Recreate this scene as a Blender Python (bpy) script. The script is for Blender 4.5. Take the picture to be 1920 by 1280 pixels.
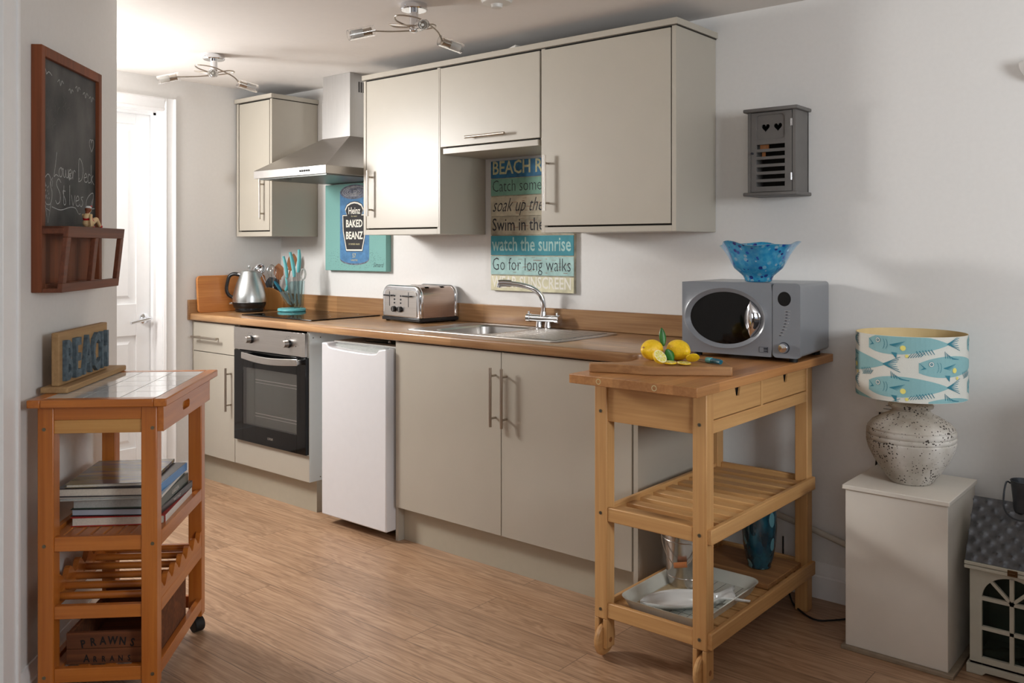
import bpy, bmesh, math, random
from mathutils import Vector, Matrix, noise
from math import sin, cos, pi, radians as R_
random.seed(7)
for o in list(bpy.data.objects): bpy.data.objects.remove(o)
sc = bpy.context.scene
COL = sc.collection
# ---------------------------------------------------------------- camera, exposure, light
cam_d = bpy.data.cameras.new('camera'); cam = bpy.data.objects.new('camera', cam_d); COL.objects.link(cam)
cam_d.sensor_width = 36; cam_d.lens = 31.204; cam_d.shift_y = -0.0927; cam_d.clip_start = 0.05
cam.location = (2.8492, -3.1983, 1.2761); cam.rotation_euler = (pi/2, 0, 0.6982)
sc.camera = cam
vs = sc.view_settings; vs.view_transform = 'Standard'; vs.look = 'None'; vs.gamma = 1; vs.use_curve_mapping = False
vs.exposure = 0.17
w = bpy.data.worlds.new('world'); sc.world = w; w.use_nodes = True
w.node_tree.nodes['Background'].inputs[0].default_value = (.8, .88, 1, 1); w.node_tree.nodes['Background'].inputs[1].default_value = .6
def area(name, loc, aim, sx, sy, watt, col, spread=180):
    l = bpy.data.lights.new(name, 'AREA'); l.shape = 'RECTANGLE'; l.size = sx; l.size_y = sy; l.energy = watt; l.color = col; l.spread = R_(spread)
    o = bpy.data.objects.new(name, l); COL.objects.link(o); o.location = loc
    o.rotation_euler = (Vector(aim)-Vector(loc)).to_track_quat('-Z', 'Y').to_euler(); return o
hl = bpy.data.lights.new('hall_fill_light', 'POINT'); hl.energy = 9; hl.shadow_soft_size = .15; hl.color = (1, .985, .965)  # added fill that brightens the door end, not a known lamp
ho = bpy.data.objects.new('hall_fill_light', hl); COL.objects.link(ho); ho.location = (-1.28, -1.40, 1.66)
area('hall_key_light', (-1.60, -1.78, 1.80), (0.2, -0.6, 1.1), 0.44, 0.44, 44, (1, .985, .965))  # key light from the unseen hall; the window behind it is added
area('side_window_daylight', (4.52, -1.9, 1.62), (2.1, -.6, 1.6), .8, .6, 46, (.93, .97, 1), 180)
area('rear_fill_light', (3.5, -4.42, 1.5), (1.2, 0, 1.6), 1.3, .9, 8, (.97, .98, 1))  # added soft fill from behind the camera

# ---------------------------------------------------------------- materials
MT = {}
def lin(c):
    return tuple((x/12.92 if x <= .04045 else ((x+.055)/1.055)**2.4) for x in [v/255 for v in c]) + (1,)
def newmat(name):
    m = bpy.data.materials.new(name); m.use_nodes = True; nt = m.node_tree
    return m, nt, nt.nodes['Principled BSDF']
def N(nt, t, **k):
    n = nt.nodes.new(t)
    for a, b in k.items(): setattr(n, a, b)
    return n
def coords(nt, scale=(1, 1, 1), rot=(0, 0, 0)):
    tc = N(nt, 'ShaderNodeTexCoord'); mp = N(nt, 'ShaderNodeMapping'); nt.links.new(tc.outputs['Object'], mp.inputs[0])
    mp.inputs['Scale'].default_value = scale; mp.inputs['Rotation'].default_value = rot; return mp.outputs[0]
def ramp(nt, fac, stops):
    r = N(nt, 'ShaderNodeValToRGB'); nt.links.new(fac, r.inputs[0])
    e = r.color_ramp.elements
    while len(e) < len(stops): e.new(.5)
    for i, (p, c) in enumerate(stops): e[i].position = p; e[i].color = c
    return r.outputs[0]
def bump(nt, b, h, s, d=.002):
    n = N(nt, 'ShaderNodeBump'); n.inputs['Strength'].default_value = s; n.inputs['Distance'].default_value = d
    nt.links.new(h, n.inputs['Height']); nt.links.new(n.outputs[0], b.inputs['Normal'])
def plain(name, rgb, rough=.5, metal=0, spec=.5, mott=.03, coat=0, bmp=0, scale=30, **kw):
    m, nt, b = newmat(name); c = lin(rgb)
    no = N(nt, 'ShaderNodeTexNoise'); no.inputs['Scale'].default_value = scale; no.inputs['Detail'].default_value = 4
    nt.links.new(coords(nt), no.inputs['Vector'])
    lo = tuple(x*(1-mott) for x in c[:3])+(1,); hi = tuple(min(1, x*(1+mott)) for x in c[:3])+(1,)
    nt.links.new(ramp(nt, no.outputs[0], [(.3, lo), (.7, hi)]), b.inputs['Base Color'])
    b.inputs['Roughness'].default_value = rough; b.inputs['Metallic'].default_value = metal
    b.inputs['Specular IOR Level'].default_value = spec; b.inputs['Coat Weight'].default_value = coat
    if bmp: bump(nt, b, no.outputs[0], bmp)
    for k, v in kw.items(): b.inputs[k.replace('_', ' ')].default_value = v
    MT[name] = m; return m
def wood(name, c1, c2, axis=0, rough=.45, coat=0, grain=9, fine=90, staves=None, knots=False):
    m, nt, b = newmat(name)
    s = [grain]*3; s[axis] = grain*.09
    s2 = [fine]*3; s2[axis] = fine*.03
    n1 = N(nt, 'ShaderNodeTexNoise'); n1.inputs['Scale'].default_value = 1; n1.inputs['Detail'].default_value = 3; n1.inputs['Distortion'].default_value = 1.2
    nt.links.new(coords(nt, s), n1.inputs['Vector'])
    n2 = N(nt, 'ShaderNodeTexNoise'); n2.inputs['Scale'].default_value = 1; n2.inputs['Detail'].default_value = 5
    nt.links.new(coords(nt, s2), n2.inputs['Vector'])
    mx = N(nt, 'ShaderNodeMix'); mx.inputs[0].default_value = .45
    nt.links.new(n1.outputs[0], mx.inputs[2]); nt.links.new(n2.outputs[0], mx.inputs[3])
    col = ramp(nt, mx.outputs[0], [(.32, lin(c1)), (.5, tuple((a+b_)/2 for a, b_ in zip(lin(c1), lin(c2)))), (.66, lin(c2))])
    if staves:
        br = N(nt, 'ShaderNodeTexBrick'); br.inputs['Mortar Size'].default_value = 0; br.inputs['Scale'].default_value = 1
        br.inputs['Brick Width'].default_value = staves[0]; br.inputs['Row Height'].default_value = staves[1]; br.offset = .37
        br.inputs['Color1'].default_value = (.78, .78, .78, 1); br.inputs['Color2'].default_value = (1.15, 1.15, 1.15, 1)
        br.inputs['Bias'].default_value = 0
        nt.links.new(coords(nt, rot=staves[2] if len(staves) > 2 else (0, 0, 0)), br.inputs['Vector'])
        mm = N(nt, 'ShaderNodeMix', data_type='RGBA', blend_type='MULTIPLY'); mm.inputs[0].default_value = .75
        nt.links.new(col, mm.inputs[6]); nt.links.new(br.outputs[0], mm.inputs[7]); col = mm.outputs[2]
    nt.links.new(col, b.inputs['Base Color']); b.inputs['Roughness'].default_value = rough; b.inputs['Coat Weight'].default_value = coat
    b.inputs['Coat Roughness'].default_value = .12
    bump(nt, b, n2.outputs[0], .12)
    MT[name] = m; return m
def brushed(name, rgb, rough=.3, axis=0, aniso=.0):
    m, nt, b = newmat(name); s = [400]*3; s[axis] = 4
    n = N(nt, 'ShaderNodeTexNoise'); n.inputs['Scale'].default_value = 1; nt.links.new(coords(nt, s), n.inputs['Vector'])
    c = lin(rgb)
    nt.links.new(ramp(nt, n.outputs[0], [(.3, tuple(x*.88 for x in c[:3])+(1,)), (.7, c)]), b.inputs['Base Color'])
    b.inputs['Metallic'].default_value = 1; b.inputs['Roughness'].default_value = rough
    bump(nt, b, n.outputs[0], .05, .0005); MT[name] = m; return m
def glass(name, rgb=(255, 255, 255), rough=0., ior=1.45, tint=1.0):
    m, nt, b = newmat(name); c = lin(rgb)
    n = N(nt, 'ShaderNodeTexNoise'); n.inputs['Scale'].default_value = 8; nt.links.new(coords(nt), n.inputs['Vector'])
    nt.links.new(ramp(nt, n.outputs[0], [(0, c), (1, tuple(min(1, x*1.02) for x in c[:3])+(1,))]), b.inputs['Base Color'])
    b.inputs['Transmission Weight'].default_value = 1; b.inputs['Roughness'].default_value = rough; b.inputs['IOR'].default_value = ior
    MT[name] = m; return m
def speck(name, cols, scale=14, rough=.08, trans=.0, stretch=(1, 1, 1), coat=.6):
    m, nt, b = newmat(name)
    v = N(nt, 'ShaderNodeTexVoronoi'); v.inputs['Scale'].default_value = scale; v.inputs['Randomness'].default_value = 1
    no = N(nt, 'ShaderNodeTexNoise'); no.inputs['Scale'].default_value = scale*.8; no.inputs['Detail'].default_value = 3
    cc = coords(nt, stretch); nt.links.new(cc, v.inputs['Vector']); nt.links.new(cc, no.inputs['Vector'])
    sp = N(nt, 'ShaderNodeSeparateColor'); nt.links.new(v.outputs['Color'], sp.inputs[0])
    k = len(cols)
    st = [(i/k, lin(c)) for i, c in enumerate(cols)]
    r = N(nt, 'ShaderNodeValToRGB'); r.color_ramp.interpolation = 'CONSTANT'; nt.links.new(sp.outputs[0], r.inputs[0]); e = r.color_ramp.elements
    while len(e) < k: e.new(.5)
    for i, (p, c) in enumerate(st): e[i].position = p; e[i].color = c
    mx = N(nt, 'ShaderNodeMix', data_type='RGBA'); nt.links.new(r.outputs[0], mx.inputs[6])
    nt.links.new(ramp(nt, no.outputs[0], [(.35, lin(cols[0])), (.65, lin(cols[1]))]), mx.inputs[7])
    md = N(nt, 'ShaderNodeMath', operation='GREATER_THAN'); nt.links.new(v.outputs['Distance'], md.inputs[0]); md.inputs[1].default_value = .42
    nt.links.new(md.outputs[0], mx.inputs[0]); nt.links.new(mx.outputs[2], b.inputs['Base Color'])
    b.inputs['Roughness'].default_value = rough; b.inputs['Transmission Weight'].default_value = trans; b.inputs['Coat Weight'].default_value = coat
    MT[name] = m; return m

plain('wall_white', (229, 227, 224), .75, bmp=.05, scale=60, mott=.012)
plain('wall_taupe', (120, 110, 100), .8)
plain('chair_cloth', (62, 60, 62), .9, scale=300, mott=.15)
plain('ceiling_white', (226, 221, 216), .85, mott=.01)
plain('gloss_white', (240, 240, 240), .3, mott=.01)
plain('greige', (179, 172, 159), .36, mott=.015, scale=8)
plain('greige_dark', (176, 168, 150), .45, mott=.02)
plain('carcass_white', (222, 228, 226), .5, mott=.01)
plain('appliance_white', (222, 222, 225), .28, mott=.01)
plain('pale_plastic', (222, 220, 214), .4)
plain('dark_gap', (40, 36, 30), .8)
plain('black_gloss', (6, 6, 7), .06, mott=0, spec=.35)
plain('black_plastic', (18, 18, 20), .35)
plain('black_rubber', (16, 16, 17), .6)
plain('oven_cavity', (72, 73, 68), .5, scale=6, mott=.15)
plain('chalk', (176, 178, 178), .9, scale=300, mott=.3)
plain('chalk_faint', (92, 92, 92), .9, scale=300, mott=.3)
plain('grey_paint', (104, 101, 98), .55, mott=.06, scale=20)
plain('microwave_grey', (122, 126, 132), .3, coat=.2, mott=.01)
plain('turquoise', (104, 184, 188), .35)
plain('teal_dark', (20, 92, 112), .35, mott=.2, scale=60)
plain('canvas_teal', (122, 172, 166), .8, scale=300, mott=.06)
plain('can_blue', (72, 122, 166), .7, mott=.22, scale=40)
plain('can_lid', (100, 104, 118), .6, mott=.5, scale=60)
plain('label_black', (38, 36, 38), .7, mott=.1)
plain('paint_white', (236, 232, 220), .7)
plain('paint_cream', (206, 196, 150), .7)
plain('ink', (44, 46, 54), .8)
plain('sign_blue', (44, 104, 142), .7, mott=.35, scale=30)
plain('sign_green', (116, 160, 142), .7, mott=.15, scale=25)
plain('sign_cream', (186, 178, 156), .7, mott=.3, scale=18)
plain('sign_sand', (168, 160, 140), .7, mott=.35, scale=22)
plain('sign_teal', (56, 138, 152), .7, mott=.12, scale=25)
plain('sign_aqua', (160, 194, 190), .7, mott=.2, scale=25)
plain('sign_yellow', (214, 208, 176), .7, mott=.15, scale=25)
plain('sign_letter', (190, 190, 150), .7, mott=.2, scale=90)
plain('sign_rust', (140, 96, 74), .8, mott=.4, scale=60)
plain('lemon', (244, 200, 34), .38, bmp=.5, scale=220, mott=.06, Subsurface_Weight=.1)
plain('lemon_pith', (244, 238, 200), .6)
plain('lemon_flesh', (226, 214, 96), .25, scale=200, mott=.15)
plain('leaf_green', (44, 112, 44), .4, mott=.3, scale=30)
plain('paper', (218, 210, 196), .8, scale=200, mott=.08)
plain('paper_grey', (170, 172, 168), .8, scale=200, mott=.1)
plain('cover_dark', (44, 38, 44), .3)
plain('cover_blue', (30, 128, 196), .3)
plain('cover_green', (44, 62, 50), .3)
plain('cover_black', (26, 28, 34), .3)
plain('cover_pale', (176, 184, 196), .3)
plain('cover_red', (176, 44, 36), .35)
plain('cover_white', (224, 222, 216), .35)
plain('china_white', (222, 224, 222), .18, coat=.5, mott=.02)
plain('tray_green', (214, 217, 208), .3, mott=.08, scale=10)
plain('tray_map', (200, 180, 140), .3, mott=.3, scale=30)
plain('skin_doll', (226, 194, 146), .5)
plain('red_gloss', (190, 24, 34), .3)
plain('hair_brown', (120, 60, 30), .6)
plain('pedestal_white', (228, 221, 210), .55, mott=.04, scale=6)
plain('plinth_trim', (150, 134, 114), .7, mott=.15)
plain('lantern_cream', (206, 202, 186), .55, mott=.06, scale=12)
plain('lantern_roof', (96, 98, 102), .32, metal=.75, mott=.25, scale=40)
plain('dark_tin', (70, 74, 80), .42, metal=.6, mott=.2)
plain('shade_lining', (214, 190, 140), .6)
plain('shade_cloth', (214, 214, 206), .85, scale=400, mott=.04)
plain('fish_blue', (134, 178, 182), .85, scale=400, mott=.03)
plain('fish_dark', (52, 124, 142), .85)
plain('fish_yellow', (228, 216, 120), .85)
plain('bronze', (92, 66, 40), .35, metal=.8)
plain('pebble', (160, 148, 130), .8, mott=.2)
plain('pipe_white', (196, 190, 178), .5)
plain('tile_white', (226, 226, 226), .07, coat=.6, mott=.01)
plain('grout', (110, 104, 98), .9)
plain('bulb', (250, 246, 236), .3)
plain('letter_blue', (84, 100, 110), .8, mott=.4, scale=70)
plain('crate_ink', (22, 14, 10), .8)
plain('copper_handle', (176, 108, 60), .45, mott=.1)
plain('filter_mesh', (120, 122, 120), .4, metal=.8)
plain('concrete_floor', (120, 110, 100), .8)
brushed('steel', (196, 192, 188), .3, 0)
brushed('steel_v', (190, 188, 186), .33, 2)
brushed('steel_warm', (184, 164, 152), .26, 1)
brushed('kettle_steel', (206, 210, 210), .34, 2)
brushed('nickel', (186, 176, 164), .32, 2)
plain('tin', (176, 170, 164), .2, metal=.9, mott=.05)
plain('frosted_white', (250, 248, 244), .4, Transmission_Weight=.5)
plain('chrome', (226, 228, 232), .06, metal=1, mott=0)
plain('screw', (130, 124, 104), .35, metal=.9)
glass('clear_glass'); glass('frosted_glass', (250, 250, 250), .35); glass('acrylic', (226, 244, 246), .02, 1.3)
glass('dark_pane', (60, 66, 62), .03, 1.45); glass('lantern_pane', (150, 170, 168), .02, 1.2)
wood('oak_worktop', (140, 98, 62), (186, 146, 102), 0, .3, .12, 14, 120, (.55, .045))
wood('oak_side', (140, 98, 62), (186, 146, 102), 1, .35, .1, 14, 120)
wood('board_bamboo', (178, 108, 52), (204, 138, 74), 1, .4, 0, 18, 130)
wood('beech_x', (186, 136, 82), (212, 166, 110), 0, .42, 0, 8, 110)
wood('beech_y', (186, 136, 82), (212, 166, 110), 1, .42, 0, 8, 110)
wood('beech_z', (186, 136, 82), (212, 166, 110), 2, .42, 0, 8, 110)
wood('beech_top', (160, 104, 58), (196, 142, 88), 1, .4, .05, 9, 110, (.6, .05, (0, 0, pi/2)))
wood('pine_x', (166, 90, 30), (200, 122, 50), 0, .32, .15, 8, 90)
wood('pine_y', (166, 90, 30), (200, 122, 50), 1, .32, .15, 8, 90)
wood('pine_z', (166, 90, 30), (200, 122, 50), 2, .32, .15, 8, 90)
wood('pine_pale', (184, 128, 66), (210, 162, 96), 0, .4, 0, 8, 90)
wood('mahogany_x', (84, 42, 24), (122, 68, 42), 0, .5, 0, 10, 110)
wood('mahogany_z', (100, 50, 22), (134, 70, 34), 2, .6, 0, 10, 110)
wood('driftwood', (150, 116, 76), (184, 150, 106), 0, .7, 0, 12, 80)
wood('crate_wood', (72, 38, 18), (124, 70, 34), 0, .85, 0, 14, 90)
wood('board_rustic', (132, 88, 52), (188, 140, 90), 0, .5, 0, 14, 90)
wood('spoon_wood', (130, 78, 40), (166, 108, 62), 2, .5)
wood('block_wood', (188, 128, 66), (208, 150, 88), 2, .45)
speck('blue_speck_glass', [(40, 170, 225), (90, 200, 236), (30, 100, 200), (150, 215, 240), (60, 180, 226), (34, 60, 160), (180, 222, 240)], 60, .05, .55)
speck('teal_speck_glass', [(16, 44, 56), (30, 84, 100), (110, 160, 170), (24, 70, 90), (90, 140, 150)], 34, .08, .1, (1, 1, .5))
# slate
m, nt, b = newmat('slate'); n = N(nt, 'ShaderNodeTexNoise'); n.inputs['Scale'].default_value = 7; n.inputs['Detail'].default_value = 6
nt.links.new(coords(nt, (1, 1, .7)), n.inputs['Vector']); nt.links.new(ramp(nt, n.outputs[0], [(.40, lin((30, 33, 35))), (.68, lin((92, 91, 90)))]), b.inputs['Base Color'])
b.inputs['Roughness'].default_value = .6; MT['slate'] = m
# floor laminate
m, nt, b = newmat('laminate')
br = N(nt, 'ShaderNodeTexBrick'); br.inputs['Scale'].default_value = 1; br.inputs['Brick Width'].default_value = 1.24; br.inputs['Row Height'].default_value = .152
br.inputs['Mortar Size'].default_value = .0012; br.inputs['Mortar Smooth'].default_value = .3; br.offset = .41; br.offset_frequency = 2
br.inputs['Color1'].default_value = (0, 0, 0, 1); br.inputs['Color2'].default_value = (1, 1, 1, 1); br.inputs['Mortar'].default_value = (.5, .5, .5, 1)
cc = coords(nt); nt.links.new(cc, br.inputs['Vector'])
off = N(nt, 'ShaderNodeVectorMath', operation='MULTIPLY_ADD'); nt.links.new(br.outputs['Color'], off.inputs[0]); off.inputs[1].default_value = (37, 11, 5); nt.links.new(cc, off.inputs[2])
mp = N(nt, 'ShaderNodeMapping'); mp.inputs['Scale'].default_value = (.9, 9, 1); nt.links.new(off.outputs[0], mp.inputs[0])
n1 = N(nt, 'ShaderNodeTexNoise'); n1.inputs['Scale'].default_value = 1.6; n1.inputs['Detail'].default_value = 4; n1.inputs['Distortion'].default_value = .9; nt.links.new(mp.outputs[0], n1.inputs['Vector'])
wv = N(nt, 'ShaderNodeMath', operation='SINE'); ml = N(nt, 'ShaderNodeMath', operation='MULTIPLY'); ml.inputs[1].default_value = 70
nt.links.new(n1.outputs[0], ml.inputs[0]); nt.links.new(ml.outputs[0], wv.inputs[0])
mp2 = N(nt, 'ShaderNodeMapping'); mp2.inputs['Scale'].default_value = (5, 130, 1); nt.links.new(off.outputs[0], mp2.inputs[0])
n2 = N(nt, 'ShaderNodeTexNoise'); n2.inputs['Scale'].default_value = 1; n2.inputs['Detail'].default_value = 5; nt.links.new(mp2.outputs[0], n2.inputs['Vector'])
a1 = N(nt, 'ShaderNodeMath', operation='MULTIPLY_ADD'); a1.inputs[1].default_value = .10; nt.links.new(wv.outputs[0], a1.inputs[0]); nt.links.new(n2.outputs[0], a1.inputs[2])
col = ramp(nt, a1.outputs[0], [(.22, lin((138, 104, 78))), (.5, lin((170, 135, 105))), (.8, lin((192, 158, 128)))])
tn = N(nt, 'ShaderNodeSeparateColor'); nt.links.new(br.outputs['Color'], tn.inputs[0])
tone = ramp(nt, tn.outputs[0], [(0, (.88, .87, .86, 1)), (1, (1.08, 1.08, 1.08, 1))])
mm = N(nt, 'ShaderNodeMix', data_type='RGBA', blend_type='MULTIPLY'); mm.inputs[0].default_value = 1; nt.links.new(col, mm.inputs[6]); nt.links.new(tone, mm.inputs[7])
m3 = N(nt, 'ShaderNodeMix', data_type='RGBA'); nt.links.new(br.outputs['Fac'], m3.inputs[0]); nt.links.new(mm.outputs[2], m3.inputs[6]); m3.inputs[7].default_value = lin((96, 72, 54))
nt.links.new(m3.outputs[2], b.inputs['Base Color']); b.inputs['Roughness'].default_value = .38; bump(nt, b, n2.outputs[0], .08, .001); MT['laminate'] = m
# stone lamp base
m, nt, b = newmat('pitted_stone')
n1 = N(nt, 'ShaderNodeTexNoise'); n1.inputs['Scale'].default_value = 9; n1.inputs['Detail'].default_value = 6; nt.links.new(coords(nt, (1, 1, .6)), n1.inputs['Vector'])
base = ramp(nt, n1.outputs[0], [(.3, lin((146, 136, 122))), (.52, lin((182, 175, 165))), (.72, lin((216, 212, 206)))])
v = N(nt, 'ShaderNodeTexVoronoi'); v.inputs['Scale'].default_value = 115; nt.links.new(coords(nt), v.inputs['Vector'])
n3 = N(nt, 'ShaderNodeTexNoise'); n3.inputs['Scale'].default_value = 14; nt.links.new(coords(nt, (1, 1, 2)), n3.inputs['Vector'])
th = N(nt, 'ShaderNodeMath', operation='MULTIPLY_ADD'); nt.links.new(n3.outputs[0], th.inputs[0]); th.inputs[1].default_value = .9; th.inputs[2].default_value = -.23
lt = N(nt, 'ShaderNodeMath', operation='LESS_THAN'); nt.links.new(v.outputs['Distance'], lt.inputs[0]); nt.links.new(th.outputs[0], lt.inputs[1])
mx = N(nt, 'ShaderNodeMix', data_type='RGBA'); nt.links.new(lt.outputs[0], mx.inputs[0]); nt.links.new(base, mx.inputs[6]); mx.inputs[7].default_value = lin((58, 50, 44))
nt.links.new(mx.outputs[2], b.inputs['Base Color']); b.inputs['Roughness'].default_value = .9; bump(nt, b, n1.outputs[0], .4, .004); MT['pitted_stone'] = m
# landscape book cover
m, nt, b = newmat('cover_landscape'); n = N(nt, 'ShaderNodeTexNoise'); n.inputs['Scale'].default_value = 1; n.inputs['Detail'].default_value = 4
nt.links.new(coords(nt, (3, 16, 1)), n.inputs['Vector']); nt.links.new(ramp(nt, n.outputs[0], [(.3, lin((96, 92, 60))), (.42, lin((150, 140, 104))), (.5, lin((120, 122, 136))), (.6, lin((178, 164, 128))), (.7, lin((190, 186, 180)))]), b.inputs['Base Color'])
b.inputs['Roughness'].default_value = .15; MT['cover_landscape'] = m

# ---------------------------------------------------------------- mesh helper
class MB:
    def __init__(s, mat=None): s.v = []; s.f = []; s.mi = []; s.mats = [mat] if mat else []; s.cur = 0
    def mat(s, name):
        if name not in s.mats: s.mats.append(name)
        s.cur = s.mats.index(name); return s
    def add(s, vs, fs, M=None):
        k = len(s.v)
        for p in vs: s.v.append(tuple(M @ Vector(p)) if M else tuple(p))
        for f in fs: s.f.append(tuple(i+k for i in f)); s.mi.append(s.cur)
        return s
    def box(s, x0, x1, y0, y1, z0, z1, M=None):
        vs = [(x, y, z) for z in (z0, z1) for y in (y0, y1) for x in (x0, x1)]
        return s.add(vs, [(0, 2, 3, 1), (4, 5, 7, 6), (0, 1, 5, 4), (2, 6, 7, 3), (0, 4, 6, 2), (1, 3, 7, 5)], M)
    def cone(s, p0, p1, r0, r1=None, n=20, cap=True, M=None):
        r1 = r0 if r1 is None else r1; p0 = Vector(p0); p1 = Vector(p1); d = (p1-p0).normalized()
        a = d.orthogonal().normalized(); b = d.cross(a); vs = []
        for p, r in ((p0, r0), (p1, r1)):
            for i in range(n): t = 2*pi*i/n; vs.append(p+(a*cos(t)+b*sin(t))*r)
        fs = [(i, (i+1) % n, n+(i+1) % n, n+i) for i in range(n)]
        if cap: fs += [tuple(range(n-1, -1, -1)), tuple(range(n, 2*n))]
        return s.add(vs, fs, M)
    def lathe(s, prof, c=(0, 0, 0), n=40, M=None, wav=None):
        vs = []; k = len(prof)
        for j, (r, z) in enumerate(prof):
            for i in range(n):
                t = 2*pi*i/n; rr, zz = (r, z) if not wav else wav(r, z, t, j)
                vs.append((c[0]+rr*cos(t), c[1]+rr*sin(t), c[2]+zz))
        fs = [(j*n+i, j*n+(i+1) % n, (j+1)*n+(i+1) % n, (j+1)*n+i) for j in range(k-1) for i in range(n)]
        if prof[0][0] > 1e-6: fs.append(tuple(range(n-1, -1, -1))) if s_cap else None
        if prof[-1][0] > 1e-6 and s_cap: fs.append(tuple((k-1)*n+i for i in range(n)))
        return s.add(vs, fs, M)
    def tube(s, pts, r, n=10, sub=5, cap=True, M=None, flat=None):
        P = [Vector(p) for p in pts]
        if sub > 1 and len(P) > 2:
            Q = []
            for i in range(len(P)-1):
                a = P[max(i-1, 0)]; b = P[i]; c = P[i+1]; d = P[min(i+2, len(P)-1)]
                for k in range(sub):
                    t = k/sub; Q.append(.5*((2*b)+(c-a)*t+(2*a-5*b+4*c-d)*t*t+(3*b-a-3*c+d)*t**3))
            Q.append(P[-1]); P = Q
        m = len(P); rr = r if callable(r) else (lambda t: r); vs = []; prev = None
        for i, p in enumerate(P):
            d = (P[min(i+1, m-1)]-P[max(i-1, 0)]).normalized()
            if prev is None: a = d.orthogonal().normalized()
            else:
                a = prev-d*prev.dot(d); a = a.normalized() if a.length > 1e-6 else d.orthogonal().normalized()
            prev = a; b = d.cross(a); q = rr(i/(m-1))
            for k in range(n):
                t = 2*pi*k/n; vs.append(p+a*cos(t)*q+b*sin(t)*q*(flat or 1))
        fs = [(j*n+i, j*n+(i+1) % n, (j+1)*n+(i+1) % n, (j+1)*n+i) for j in range(m-1) for i in range(n)]
        if cap: fs += [tuple(range(n-1, -1, -1)), tuple((m-1)*n+i for i in range(n))]
        return s.add(vs, fs, M)
    def prism(s, poly, d0, d1, ax='z', M=None):
        n = len(poly)
        def P(a, b, d): return {'z': (a, b, d), 'y': (a, d, b), 'x': (d, a, b)}[ax]
        vs = [P(a, b, d0) for a, b in poly]+[P(a, b, d1) for a, b in poly]
        return s.add(vs, [tuple(range(n-1, -1, -1)), tuple(range(n, 2*n))]+[(i, (i+1) % n, n+(i+1) % n, n+i) for i in range(n)], M)
    def sphere(s, c, r, nu=20, nv=12, M=None, fn=None):
        rx, ry, rz = r if isinstance(r, tuple) else (r, r, r); vs = [(c[0], c[1], c[2]-rz)]
        for j in range(1, nv):
            p = -pi/2+pi*j/nv
            for i in range(nu):
                t = 2*pi*i/nu; q = Vector((cos(p)*cos(t), cos(p)*sin(t), sin(p))); k = fn(q) if fn else 1
                vs.append((c[0]+rx*q.x*k, c[1]+ry*q.y*k, c[2]+rz*q.z*k))
        vs.append((c[0], c[1], c[2]+rz)); T = len(vs)-1; fs = []
        for i in range(nu): fs.append((0, 1+(i+1) % nu, 1+i)); fs.append((T, T-nu+i, T-nu+(i+1) % nu))
        for j in range(nv-2):
            for i in range(nu): a = 1+j*nu; fs.append((a+i, a+(i+1) % nu, a+nu+(i+1) % nu, a+nu+i))
        return s.add(vs, fs, M)
    def text(s, t, fn, size=1., bold=0., sx=1., ext=0., align='LEFT', shear=0.):
        vs, fs = text_mesh(t, size, bold, sx, ext, align, shear)
        return s.add([fn(*v) for v in vs], fs)
    def build(s, name, parent=None, bevel=0, seg=2, smooth=35, sub=0, world=True, solid=0):
        me = bpy.data.meshes.new(name); vs = s.v
        o = bpy.data.objects.new(name, me)
        if parent is not None:
            if world:
                inv = root_matrix(parent).inverted(); vs = [tuple(inv @ Vector(v)) for v in vs]
            o.parent = parent
        me.from_pydata(vs, [], s.f)
        for mname in s.mats: me.materials.append(MT[mname])
        if len(s.mats) > 1: me.polygons.foreach_set('material_index', s.mi)
        bm = bmesh.new(); bm.from_mesh(me); bmesh.ops.recalc_face_normals(bm, faces=bm.faces); bm.to_mesh(me); bm.free()
        me.shade_smooth(); me.set_sharp_from_angle(angle=R_(smooth)); me.update(); COL.objects.link(o)
        if solid: md = o.modifiers.new('solid', 'SOLIDIFY'); md.thickness = solid
        if sub: md = o.modifiers.new('sub', 'SUBSURF'); md.levels = sub; md.render_levels = sub
        if bevel:
            md = o.modifiers.new('bevel', 'BEVEL'); md.width = bevel; md.segments = seg; md.limit_method = 'ANGLE'; md.angle_limit = R_(40)
        return o
s_cap = True
def root_matrix(o):
    M = Matrix.Translation(o.location) @ o.rotation_euler.to_matrix().to_4x4()
    return root_matrix(o.parent) @ M if o.parent else M
TC = {}
def text_mesh(t, size, bold, sx, ext, align, shear):
    k = (t, size, bold, sx, ext, align, shear)
    if k not in TC:
        c = bpy.data.curves.new('lettering', 'FONT'); c.body = t; c.size = size; c.offset = bold; c.extrude = ext; c.align_x = align; c.shear = shear; c.resolution_u = 2
        o = bpy.data.objects.new('lettering', c); me = o.to_mesh()
        vs = [(v.co.x*sx, v.co.y, v.co.z) for v in me.vertices]; fs = [tuple(p.vertices) for p in me.polygons]
        o.to_mesh_clear(); bpy.data.objects.remove(o); bpy.data.curves.remove(c); TC[k] = (vs, fs)
    return TC[k]
def tag(o, label=None, cat=None, group=None, kind=None):
    for a, b_ in (('label', label), ('category', cat), ('group', group), ('kind', kind)):
        if b_: o[a] = b_
    return o
def thing(name, label, cat, loc=(0, 0, 0), rz=0, group=None):
    o = bpy.data.objects.new(name, None); COL.objects.link(o); o.location = loc; o.rotation_euler = (0, 0, rz); o.empty_display_size = .05
    return tag(o, label, cat, group)
def struct(mb, name, **k): return tag(mb.build(name, **k), kind='structure')
def copy_tree(o, parent=None):
    c = o.copy(); COL.objects.link(c)
    if parent: c.parent = parent
    for ch in list(o.children): copy_tree(ch, c)
    return c
def bx(mat, *a, M=None): return MB(mat).box(*a, M=M)
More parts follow.
